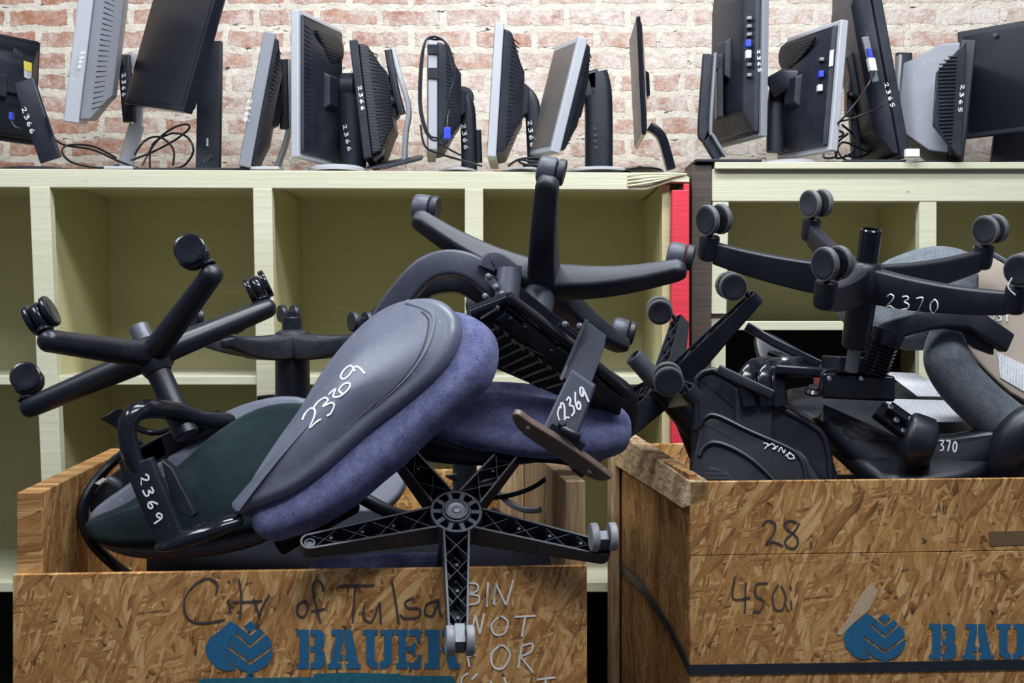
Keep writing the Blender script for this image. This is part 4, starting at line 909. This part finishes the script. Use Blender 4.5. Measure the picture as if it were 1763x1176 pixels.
# 6 black leaning left
m, Q, zb = monitor('black monitor leaning left marked 2366, between the thick column stand and a bent silver stand', (633, 272, 4.3), (608, 68, 4.3), (622, 72, 4.66), 1, ('mon', 'vents', 'screen'), t=.026, bulge=.075, inset=.03)
m6 = m
num(m, '2366', 622, 148, (1.8, 11.5), (-6, .5), 4.27)
nk = neck(m, [P(669, 88, 4.45), P(680, 150, 4.45), P(692, 196, 4.45)], .024, .05, 'mon', 'stand_head')
neck(m, [P(676, 84, 4.46), P(688, 130, 4.46), P(704, 186, 4.46), P(699, 230, 4.46), P(696, 280, 4.46)], .016, .05, 'silver')
neck(m, [P(660, 228, 4.4), P(652, 260, 4.4), P(640, 273, 4.4)], .03, .05, 'silver', 'stand_foot')
obj('tilt_joint', MB().lathe(P(668, 175, 4.44), (1, .1, 0), [(.012, -.02), (.022, 0), (.022, .01), (.012, .025)], 18), M['mon'], m)
obj('stand_base', MB().loft([[P(630, 291, 4.25), P(650, 286, 4.25), P(730, 270, 4.25), P(726, 276, 4.25), P(665, 291, 4.25)], [P(632, 284, 4.55), P(650, 280, 4.55), P(728, 266, 4.55), P(724, 272, 4.55), P(665, 286, 4.55)]]), M['mon'], m, .003)
# 7 cord wrapped
m, Q, zb = monitor('upright monitor wrapped in its own black cord with a blue plug', (745, 258, 4.25), (745, 64, 4.25), (743, 66, 4.60), 1, ('silver', 'mon', 'screenreflect'), t=.028, bulge=.075, inset=.03)
m7 = m
for y0, y1 in ((77, 93), (117, 135)): obj('tape_band', MB().box(P(745, (y0+y1)/2, 4.248), (.0165, 0, 0), (0, .004, 0), (0, 0, (y1-y0)/2*4.25/F)), M['mon'], m)
for k, (a_, b_, c_) in enumerate(((724, 782, 0), (727, 778, 5))):
    cable(m, [P(748, 63+c_, 4.22), P(733, 70, 4.2), P(a_, 110, 4.2), P(a_-2, 180, 4.2), P(a_+8, 225, 4.2), P(748, 242-c_, 4.2), P(762, 228, 4.2), P(772, 170, 4.2), P(b_+2, 130, 4.2), P(b_-6, 90, 4.2), P(764, 70, 4.2), P(748, 63+c_, 4.22)], .0035)
cable(m, [P(724, 215, 4.2), P(732, 252, 4.2), P(760, 266, 4.22), P(795, 276, 4.25), P(830, 286, 4.25)], .0035); cable(m, [P(757, 246, 4.2), P(775, 258, 4.2), P(795, 268, 4.25)], .003)
obj('plug', MB().box(P(770, 230, 4.18), (.011, 0, 0), (0, .008, 0), (0, 0, .018)), M['plugblue'], m, .003); cable(m, [P(774, 190, 4.2), P(770, 205, 4.19), P(770, 220, 4.18)], .003)
nk = neck(m, [P(785, 163, 4.45), P(800, 175, 4.45), P(806, 205, 4.45), P(808, 292, 4.45)], .050, .05, 'mon', r=.015)
obj('neck_head', MB().lathe(P(795, 170, 4.45), (.2, -1, 0), [(.036, -.025), (.038, 0), (.036, .025)], 20), M['mon'], m)
obj('neck_bulge', MB().sweep([P(822, 225, 4.47), P(824, 280, 4.47)], rrect(.012, .02, .006), (0, -1, 0)), M['mon'], m)
num(nk, '2366', 801, 214, (1.6, 12), (-7, 0), 4.42); base(m, 750, 822, 4.23, 4.5, 'silver', h=.012)
# 8
m, Q, zb = monitor('monitor with silver edge leaning right above a coiled black cord', (846, 270, 4.25), (860, 38, 4.25), (866, 42, 4.60), 1, ('silver', 'mon', 'screen'), t=.028, bulge=.07, inset=.04); m8 = m
nk = neck(m, [P(898, 158, 4.45), P(912, 172, 4.45), P(918, 200, 4.45), P(922, 292, 4.45)], .050, .05, 'mon', r=.015)
neck(m, [P(882, 166, 4.45), P(900, 168, 4.45), P(908, 172, 4.45)], .045, .05, 'mon', 'neck_arm', (0, -1, 0))
obj('neck_bulge', MB().sweep([P(936, 228, 4.47), P(938, 280, 4.47)], rrect(.012, .02, .006), (0, -1, 0)), M['mon'], m)
num(nk, '2366', 915, 208, (1.6, 12.5), (-7, 0), 4.42); base(m, 858, 940, 4.22, 4.5, 'silver', h=.012)
cable(m, [P(875, 286, 4.22), P(895, 274, 4.2), P(930, 272, 4.2), P(944, 277, 4.22), P(925, 284, 4.2), P(900, 282, 4.2), P(893, 275, 4.2), P(915, 278, 4.18), P(942, 281, 4.2), P(900, 286, 4.2)], .0035)
# 9
m, Q, zb = monitor('tilted monitor showing its tan reflecting screen beside a wide black column', (956, 263, 4.2), (1005, 64, 4.2), (976, 26, 4.45), 1, ('silver', 'mon', 'screenreflect'), t=.030, bulge=.05, inset=.03); m9 = m
nk = neck(m, [P(1022, 128, 4.45), P(1030, 170, 4.45), P(1031, 295, 4.45)], .088, .07, 'mon', r=.022)
obj('neck_arm', MB().box(P(1006, 150, 4.45), (.045, 0, .012), (0, .035, 0), (0, 0, .045)), M['mon'], m, .012)
num(nk, '2366', 1026, 218, (1, 11), (-5, 0), 4.41, w=.0015, mat='tubegrey'); base(m, 975, 1095, 4.22, 4.52, 'silver', h=.014)
# 10
m, Q, zb = monitor('very thin glossy monitor seen edge on, with a shiny black stand', (1109, 232, 4.25), (1099, 27, 4.25), (1088, 92, 4.62), 1, ('gloss', 'gloss', 'screenreflect'), t=.013, bulge=.012, inset=.03, vent=False, lip=.008); m10 = m
neck(m, [P(1117, 218, 4.4), P(1132, 228, 4.4), P(1142, 245, 4.4), P(1155, 292, 4.4)], .028, .05, 'gloss'); base(m, 1066, 1152, 4.22, 4.55, 'gloss', h=.016)
# ---- right cabinet
m, Q, zb = monitor('tall black monitor seen from behind on a bent black stand, first on the right cabinet', (1316, 235, 4.3), (1320, -60, 4.3), (1240, -46, 4.62), -1, ('greysil', 'mon', 'screen'), t=.022, bulge=.045, inset=.03, vent=False); m11 = m
pl_ = Plane(P(1290, 100, 4.30), (-.25, -.97, 0))
b = MB()
for y, h_, mt in ((75, 12, 'plugblue'), (94, 14, 'plugwhite')): obj('port', MB().box(P(1288, y, 4.30), (.008, -.002, 0), (0, .012, 0), (0, 0, h_*4.3/F/2)), M[mt], m, .002)
for y in (32, 46, 60, 112, 130): obj('port', MB().box(P(1289, y, 4.31), (.007, -.002, 0), (0, .012, 0), (0, 0, .005)), M['metal'], m, .001)
num(m, '2365', 1308, 86, (.6, 10.5), (-5, 0), 4.27); 
neck(m, [P(1222, 95, 4.42), P(1213, 220, 4.42), P(1219, 238, 4.42), P(1240, 272, 4.42)], .045, .03, 'mon'); neck(m, [P(1231, 92, 4.40), P(1223, 218, 4.40), P(1228, 236, 4.40), P(1249, 270, 4.40)], .010, .034, 'greysil', 'stand_edge')
obj('mount_head', MB().box(P(1246, 110, 4.44), (.032, 0, 0), (0, .02, 0), (0, 0, .022)), M['mon'], m, .004); obj('stand_back', MB().box(P(1238, 150, 4.45), (.010, 0, 0), (0, .03, 0), (0, 0, .10)), M['mon'], m, .003)
base(m, 1197, 1312, 4.24, 4.5, 'mon', ZR, .010, False)
m, Q, zb = monitor('black monitor seen from behind with rounded speaker grille and blue port, leaning left', (1436, 260, 4.22), (1455, 34, 4.22), (1362, 52, 4.55), -1, ('silver', 'mon', 'screen'), t=.026, bulge=.045, inset=.035, vent=False); m12 = m
for p_, mt, hh in (((1414, 103), 'metal', 6), ((1413, 128), 'plugblue', 11), ((1411, 152), 'plugwhite', 11)): obj('port', MB().box(P(*p_, 4.245), (.007, -.002, 0), (0, .012, 0), (0, 0, hh*4.25/F/2)), M[mt], m, .002)
obj('sticker', MB().hexa([P(1429, 87, 4.225), P(1436, 85, 4.225), P(1434, 113, 4.225), P(1427, 115, 4.225)], (0, .002, 0)), M['paper'], m)
b = MB().pillow(catmull([Q(.85, .89, zb), Q(.6, .90, zb), Q(.3, .90, zb), Q(.22, .86, zb), Q(.45, .74, zb), Q(.7, .68, zb), Q(.86, .76, zb)], 5, True), V(-.7, -.7, 0), [(.004, .002), (0, 0), (0, -.01)], 3, (.002, 0)); obj('speaker_grille', b, M['vents'], m)
neck(m, [P(1350, 140, 4.46), P(1338, 160, 4.46), P(1334, 262, 4.46)], .055, .05, 'mon', r=.02); obj('mount_head', MB().sweep([P(1330, 150, 4.43), P(1352, 138, 4.40), P(1378, 140, 4.38)], rrect(.035, .025, .012), (0, -1, 0)), M['mon'], m)
base(m, 1320, 1425, 4.24, 4.5, 'silver', ZR, .016)
m, Q, zb = monitor('tall black monitor leaning left with white plug and cords, third on the right cabinet', (1560, 270, 4.28), (1500, -60, 4.28), (1438, -52, 4.62), -1, ('mon', 'mon', 'screen'), t=.030, bulge=.05, inset=.03, vent=False); m13 = m
obj('port_strip', MB().hexa([P(1484, 64, 4.26), P(1496, 62, 4.26), P(1514, 140, 4.26), P(1503, 142, 4.26)], (0, .01, 0)), M['metal'], m, .002)
obj('port', MB().box(P(1497, 92, 4.255), (.006, 0, 0), (0, .012, 0), (-.004, 0, .014)), M['plugblue'], m, .002); obj('plug', MB().box(P(1501, 112, 4.245), (.011, 0, 0), (0, .014, 0), (-.004, 0, .020)), M['plugwhite'], m, .003)
num(m, '2365', 1528, 142, (3.4, 11.5), (-6, 2), 4.25, w=.0018)
neck(m, [P(1462, 100, 4.48), P(1462, 200, 4.48)], .024, .05, 'mon', 'stand_back'); obj('mount_head', MB().box(P(1478, 145, 4.44), (.035, 0, .01), (0, .02, 0), (0, 0, .018)), M['mon'], m, .004); neck(m, [P(1470, 200, 4.5), P(1475, 276, 4.5)], .03, .04, 'mon')
base(m, 1455, 1560, 4.24, 4.5, 'mon', ZR, .008, False)
cable(m, [P(1503, 120, 4.24), P(1498, 140, 4.2), P(1475, 175, 4.2), P(1450, 205, 4.2), P(1436, 216, 4.25)], .003); cable(m, [P(1520, 182, 4.24), P(1490, 196, 4.2), P(1460, 206, 4.2), P(1445, 210, 4.22), P(1438, 220, 4.25)], .003)
m, Q, zb = monitor('silver backed monitor with dark slotted side on the right cabinet', (1646, 268, 4.25), (1668, 68, 4.25), (1668, 74, 4.58), -1, ('mon', 'greysil', 'screen'), t=.045, bulge=.165, inset=.022, ratio=.6, vent=False, lip=.02); m14 = m
obj('side_plate', MB().hexa([P(*q, 4.20) for q in ((1664, 70), (1655, 267), (1648, 267), (1606, 214), (1612, 124))], (.01, .04, 0)), M['mon'], m, .003)
v = MB()
for i in range(24):
    y = 98+i*6.4; a_ = 1652-(y-98)*.06; x0 = 1612+max(0, (112-y))*1.2+max(0, (y-215))*.55
    v.sweep([P(x0+4, y, 4.197), P(a_-4, y-1, 4.197)], rrect(.0022, .0022, .001, 1), (0, -1, 0))
obj('side_slats', v, M['dusty'], m)
num(m, '2365', 1660, 146, (-1.2, 13), (-6, 0), 4.2, w=.0018)
nk = neck(m, [P(1556, 92, 4.5), P(1556, 180, 4.5), P(1572, 212, 4.5)], .050, .03, 'mon', 'stand_head'); neck(m, [P(1548, 96, 4.48), P(1545, 170, 4.48), P(1555, 205, 4.48)], .012, .04, 'silver', 'stand_edge')
obj('tilt_joint', MB().lathe(P(1574, 178, 4.48), (1, 0, 0), [(.02, -.03), (.02, .006), (.012, .03)], 18), M['mon'], m)
base(m, 1560, 1665, 4.24, 4.5, 'mon', ZR, .008)
obj('plug', MB().box(P(1570, 264, 4.22), (.022, 0, 0), (0, .012, 0), (0, 0, .013)), M['plugwhite'], m, .004)
dl = Plane(P(1600, 100, 4.18), (-.3, -1, .2)); obj('maker_lettering', digits(MB(), 'DELL', dl, (1588, 105), (5.6, -2.4), (1.5, 8), .002), M['tubegrey'], m)
m, Q, zb = monitor('black monitor at the right end with its dark screen facing the camera', (1662, 240, 4.62), (1650, 56, 4.62), (1860, 78, 4.4), 1, ('mon', 'mon', 'screen'), t=.03, bulge=.03, vent=False); m15 = m
for o_ in list(m.children): pass
obj('maker_badge', MB().box(P(1712, 60, 4.52), (.006, 0, 0), (0, .004, 0), (0, 0, .005)), M['tubegrey'], m)
neck(m, [P(1745, 200, 4.66), P(1735, 285, 4.66)], .12, .02, 'mon'); base(m, 1690, 1860, 4.24, 4.70, 'mon', ZR, .010)
# loose cords
def cord_thing(label, paths, d, r=.0035):
    b = MB()
    for pt in paths: b.tube(catmull([P(x, y, d+.05*sin(i*1.3)) for i, (x, y) in enumerate(pt)], 6), r, 8)
    return tag(obj('cable', b, M['cord'], None, loc=P(*paths[0][0], d)), label, 'cable')
cord_thing('tangle of black cords looping on the cabinet top behind the leftmost stands', [
 [(92, 238), (112, 250), (160, 258), (205, 278), (238, 290)], [(200, 272), (160, 252), (118, 250), (107, 262), (125, 280), (170, 289), (205, 284)],
 [(226, 276), (262, 262), (300, 242), (325, 222), (320, 214), (295, 222), (268, 245), (245, 285)], [(232, 266), (250, 242), (275, 236), (298, 256), (298, 285)], [(258, 288), (262, 250), (295, 230), (322, 236), (333, 260), (318, 284), (300, 290)]], 4.5)
cord_thing('coil of black cord on the right cabinet between two monitors', [
 [(1445, 225), (1452, 232), (1430, 245), (1440, 268), (1420, 272), (1418, 262)], [(1450, 215), (1470, 235), (1468, 262), (1440, 272), (1450, 245), (1485, 258), (1497, 262), (1480, 270), (1455, 268)], [(1460, 230), (1440, 250), (1455, 275), (1490, 276)]], 4.42)
# ---------------------------------------------------------------- chair F: upturned base marked 2370
fF = frame([[-0.9847, 0.1609, -0.0672], [0.1373, 0.9531, 0.2697], [0.1075, 0.2563, -0.9606]], (.786, 3.111, .08))
Fc = thing('office_chair', 'upturned black chair with base marked 2370 and upside down seat pan carrying paper labels', 'office chair', fF.T)
star(Fc, fF, .35, 'tall', 'black', zt=-.035)
for k in range(5): castor(Fc, fF, tip_at(.35, k, -.052), {0: 226, 1: 230, 2: 222, 3: 214, 4: 228}[k], 'tread', .032, 'wheel', 'black', .054, trail=.008)
cyl(Fc, 'gas_cylinder_end', fF, -.04, -.118, .024, 'gloss', .024, True)
cyl(Fc, 'column', fF, .03, .155, .034, 'gloss', .030)
cyl(Fc, 'piston', fF, .15, .215, .015, 'metal', .015)
plN = Plane(P(1600, 530, 2.83), (.05, -.97, .1))
legs = [o for c_ in Fc.children for o in c_.children if o.name.startswith('leg')]
obj('marker_number', digits(MB(), '2370', Skin(legs, (.1, -1, .1)), (1527, 506), (25, 3), (-2, 23), .0028, .8), M['ink'], Fc)
obj('marker_tick', trace(MB(), Plane(P(1740, 490, 2.74), (0, -1, 0)), [[(1742, 478), (1735, 494), (1748, 508)]], .0025), M['ink'], Fc)
# seat pan below
plT = Plane(P(1520, 700, 3.420), (-.05, -.48, .88))
seat = [(1352, 668), (1372, 662), (1480, 650), (1620, 660), (1712, 690), (1735, 720), (1720, 775), (1680, 812), (1600, 826), (1530, 826), (1485, 800), (1440, 760), (1385, 715), (1352, 690)]
o = panel(plT, seat, .06, 'black', 'seat_pan', Fc, bev=.022, crown=.008); o['label'] = 'moulded black underside of the seat'
plU = Plane(P(1560, 760, 3.230), (-.12, -.93, .30))
panel(plU, [(1400, 715), (1460, 735), (1540, 745), (1640, 742), (1720, 728), (1735, 760), (1700, 800), (1640, 822), (1560, 834), (1500, 815), (1440, 765)], .12, 'black', 'seat_rim', Fc, bev=.03)
obj('marker_number', digits(MB(), '370', Plane(P(1632, 770, 3.216), plU.n), (1618, 758), (11.5, 1), (-1, 18), .0028, .85), M['ink'], Fc)
plL = Plane(plT.p+plT.n*.030, plT.n)
for q in ([(1524, 641), (1576, 643), (1652, 684), (1580, 683)], [(1520, 687), (1634, 690), (1683, 727), (1560, 727)]):
    obj('paper_label', MB().hexa([plL(x, y) for x, y in q], plT.n*.0012), M['paper'], Fc)
b = MB()
b.box(P(1400, 640, 3.280), (.10, 0, -.008), (0, .06, 0), (0, 0, .012)); b.box(P(1470, 665, 3.260), (.085, 0, -.004), (0, .05, 0), (0, 0, .030))
obj('mechanism_housing', b, M['gloss'], Fc, .008, 3)
obj('mechanism_block', MB().box(P(1462, 628, 3.250), (.048, .01, -.002), (-.01, .045, 0), (0, 0, .019)), M['black'], Fc, .004)
b = MB()
for x in (1288, 1318, 1342): b.sweep(catmull([P(x, 700, 3.260), P(x-4, 655, 3.270), P(x+8, 634, 3.300), P(x+30, 630, 3.360)], 4), rrect(.018, .022, .008), (0, -1, .3))
obj('housing_bellows', b, M['gloss'], Fc)
b = MB()
for x, y in ((1427, 652), (1482, 652)): b.lathe(P(x, y, 3.195), (0, -1, .1), [(.0055, 0), (.0055, .004), (.003, .005)], 12)
b.lathe(P(1351, 622, 3.240), (0, -.3, 1), [(.010, 0), (.010, .006), (.006, .009)], 12)
obj('screw', b, M['chrome'], Fc)
cable(Fc, [P(1445, 636, 3.200), P(1418, 640, 3.190), P(1412, 660, 3.190), P(1408, 678, 3.200), P(1395, 676, 3.200)], .0025, 'cord', 'release_wire'); obj('wire_clip', MB().lathe(P(1400, 676, 3.200), (0, -.5, 1), [(.020, 0), (.020, .006), (.012, .012), (.012, .016)], 16), M['gloss'], Fc)
b = MB(); ax0 = P(1503, 645, 3.200); ax1 = P(1528, 575, 3.200); dd = (ax1-ax0); L_ = dd.length; prof = []
for k in range(18): prof.append((.028 if k % 2 else .034, L_*.72*k/17))
b.lathe(ax0, dd, prof, 24); o = obj('rubber_bellows', b, M['gloss'], Fc)
obj('bellows_cap', MB().lathe(ax0+dd*.70, dd, [(.034, 0), (.037, .01), (.039, L_*.36), (.035, L_*.40)], 24), M['gloss'], Fc)
arm = catmull([P(1478, 590, 3.300), P(1500, 583, 3.280), P(1560, 562, 3.220), P(1615, 548, 3.200), P(1668, 550, 3.200), P(1700, 568, 3.200), P(1732, 590, 3.220)], 6)
obj('back_support_bar', MB().sweep(arm, rrect(.024, .016, .006), (0, -1, .2)), M['black'], Fc)
obj('support_gusset', MB().hexa([P(1600, 545, 3.230), P(1712, 572, 3.230), P(1712, 612, 3.230), P(1680, 600, 3.230), P(1640, 570, 3.230)], (0, .03, 0)), M['black'], Fc, .004)
# arm bracket and pad in front
ap = thing('armrest', 'black armrest pad with screwed bracket lying on the upturned seat marked 370', 'armrest', P(1575, 770, 3.180))
b = MB().sweep([P(1510, 705, 3.200), P(1572, 752, 3.180)], rrect(.022, .012, .004), (.3, -.8, .6))
b.sweep([P(1530, 700, 3.185), P(1580, 735, 3.165)], rrect(.012, .010, .003), (.3, -.8, .6)); obj('bracket', b, M['gloss'], ap, .002)
b = MB()
for x, y in ((1533, 701), (1543, 724), (1568, 722), (1556, 742)): b.lathe(P(x, y, 3.165), (.2, -.8, .6), [(.007, 0), (.007, .003), (.004, .004), (.003, .001)], 12)
obj('screw', b, M['tubegrey'], ap)
pt = catmull([P(1590, 722, 3.170), P(1588, 745, 3.140), P(1578, 780, 3.150), P(1568, 830, 3.280), P(1560, 870, 3.320)], 5); n_ = len(pt)
obj('arm_pad', MB().sweep(pt, rrect(.036, .020, .015), (0, -1, .2), [(.45 if i == 0 else min(1, .75+.08*i)) for i in range(n_)]), M['black'], ap)
# grey fabric chair behind with beige board
G = thing('office_chair', 'grey woven fabric chair with beige board back at the right edge of the frame', 'office chair', P(1640, 560, 3.4))
plG = Plane(P(1600, 470, 3.50), (-.2, -.85, .5))
panel(plG, [(1440, 500), (1480, 468), (1530, 436), (1590, 416), (1640, 415), (1685, 432), (1715, 460), (1710, 490), (1660, 480), (1640, 560), (1560, 580), (1460, 540)], .10, 'grey', 'back_cushion', G, bev=.04, crown=.02)
plG2 = Plane(P(1640, 490, 3.34), (-.25, -.96, .1))
panel(plG2, [(1598, 498), (1640, 478), (1682, 466), (1684, 500), (1680, 545), (1600, 545)], .06, 'grey', 'side_cushion', G, bev=.008)
plTn = Plane(P(1730, 560, 3.36), (-.25, -.90, .15))
tn = panel(plTn, [(1676, 430), (1700, 436), (1735, 455), (1800, 500), (1860, 600), (1860, 700), (1763, 690), (1700, 640), (1660, 590), (1640, 560), (1676, 500)], .02, 'tan', 'board_back', G, bev=.006, sm=3); tn['label'] = 'bare beige board back'
obj('paper_label', MB().hexa([Plane(plTn.p+V(0, -.003, 0), plTn.n)(x, y) for x, y in ((1717, 606), (1790, 640), (1790, 690), (1722, 650))], (0, .001, 0)), M['paper'], G)
obj('chalk_letters', digits(MB(), 'US1', Plane(plTn.p+V(0, -.002, 0), plTn.n), (1704, 536), (13, 2), (0, 13), .003) , M['ink'], G) if '1' in DIG else None
o = obj('seam_cord', MB().tube(catmull([P(1675, 428, 3.34), P(1700, 434, 3.33), P(1735, 453, 3.32), P(1790, 492, 3.3)], 5), .007, 8), M['grey'], G)
bl = catmull([P(1632, 572, 3.26), P(1630, 610, 3.25), P(1648, 650, 3.25), P(1690, 695, 3.25), P(1740, 735, 3.25), P(1800, 775, 3.25)], 6); n_ = len(bl)
o = obj('seat_bolster', MB().sweep(bl, ell(.050, .045, 24), (0, -1, .2), [min(1.15, .80+.05*i) if i < n_-1 else .9 for i in range(n_)]), M['grey'], G, subsurf=1)
b = MB(); b.sweep(catmull([P(1735, 860, 3.24), P(1732, 800, 3.22), P(1752, 750, 3.2), P(1800, 720, 3.2)], 5), ell(.05, .045, 20), (0, -1, 0)); o = obj('armrest', b, M['black'], G)
# black nested shells at the left of the bin
J = thing('office_chair', 'black plastic chair back with stepped panels at the left end of the right bin', 'office chair', P(1300, 760, 3.2))
plJ = Plane(P(1310, 740, 3.26), (-.15, -.97, .14))
panel(plJ, [(1196, 664), (1204, 645), (1220, 637), (1240, 640), (1330, 692), (1400, 730), (1424, 752), (1434, 790), (1436, 850), (1300, 860), (1196, 850)], .03, 'black', 'outer_shell', J, bev=.010, sm=4)
rim = catmull([plJ(x, y, -.0) for x, y in ((1198, 740), (1198, 664), (1206, 646), (1221, 639), (1240, 643), (1330, 695), (1395, 731), (1418, 752), (1428, 790), (1430, 840))], 6)
obj('shell_rim', MB().tube(rim, .008, 12), M['black'], J)
obj('panel_plate', MB().hexa([plJ(x, y, .0) + V(0, -.012, 0) for x, y in ((1264, 668), (1328, 700), (1328, 768), (1300, 760), (1264, 728))], (0, .02, 0)), M['mon'], J, .003)
plJ2 = Plane(P(1300, 790, 3.19), (-.15, -.95, .25))
panel(plJ2, [(1200, 740), (1206, 722), (1222, 712), (1245, 712), (1300, 740), (1360, 765), (1385, 778), (1400, 800), (1408, 850), (1200, 850)], .05, 'black', 'inner_shell', J, bev=.014, sm=4)
rim = catmull([plJ2(x, y, .002) for x, y in ((1204, 735), (1215, 719), (1235, 716), (1290, 742), (1350, 768), (1372, 782), (1385, 805), (1392, 850))], 6)
obj('shell_ridge', MB().tube(rim, .0055, 10), M['black'], J)
rim = catmull([plJ2(x, y, .003) for x, y in ((1204, 785), (1212, 770), (1230, 762), (1262, 772), (1300, 796), (1340, 835), (1350, 850))], 6)
obj('shell_ridge', MB().tube(rim, .006, 10), M['black'], J)
rim = [plJ2(x, y, .004) for x, y in ((1200, 830), (1222, 802), (1250, 812), (1290, 850))]
obj('mesh_inset', MB().hexa(rim, plJ2.n*-.01), M['vents'], J, .003)
pw = Plane(plJ2.p+plJ2.n*.004, plJ2.n)
obj('marker_number', trace(MB(), pw, [[(1314, 763), (1322, 764), (1320, 769), (1316, 773)], [(1322, 768), (1330, 764), (1336, 772), (1330, 773), (1340, 768)], [(1340, 778), (1345, 770), (1349, 780), (1352, 774)], [(1358, 778), (1365, 784), (1368, 790)], [(1352, 785), (1356, 782)], [(1356, 786), (1358, 781), (1366, 784), (1366, 789), (1360, 790), (1355, 786)]], .0022), M['ink'], J)
# grille shell and loose levers behind
K = thing('office_chair', 'black chair shell with grille of slots behind the glossy mechanism in the right bin', 'office chair', P(1330, 600, 3.5))
plK2 = Plane(P(1340, 600, 3.50), (.1, -.75, .66))
panel(plK2, [(1300, 580), (1310, 572), (1330, 574), (1400, 615), (1420, 640), (1340, 640), (1310, 618)], .02, 'black', 'back_shell', K, bev=.006)
obj('lever', MB().sweep([P(1286, 562, 3.45), P(1330, 588, 3.42), P(1412, 628, 3.40)], rrect(.011, .008, .004), (0, -1, 0)), M['gloss'], K)
for i in range(8):
    x = 1322+i*9; obj('slot_rib', MB().sweep([plK2(x, 606+i*1.2, .004), plK2(x+22, 614+i*2.4, .004)], rrect(.004, .005, .001), plK2.n), M['gloss'], K)
obj('lever', MB().sweep([P(1236, 636, 3.25), P(1330, 680, 3.22)], rrect(.012, .008, .004), (0, -1, 0)), M['black'], K)
# dark filling low in the bins
for lab, (x0, y0, d0), (w_, h_) in (('black seat lying low in the right bin behind the upturned shells', (1480, 860, 3.45), (300, 50)),):
    L2 = thing('office_chair', lab, 'office chair', P(x0, y0, d0)); pl = Plane(P(x0, y0, d0), (0, -.5, .86))
    panel(pl, [(x0+w_*cos(t*pi/8), y0+h_*sin(t*pi/8)) for t in range(16)], .07, 'dark', 'seat', L2); obj('seat_frame', MB().box(P(x0, y0+70, d0), (.2, 0, 0), (0, .15, 0), (0, 0, .03)), M['black'], L2, .01)
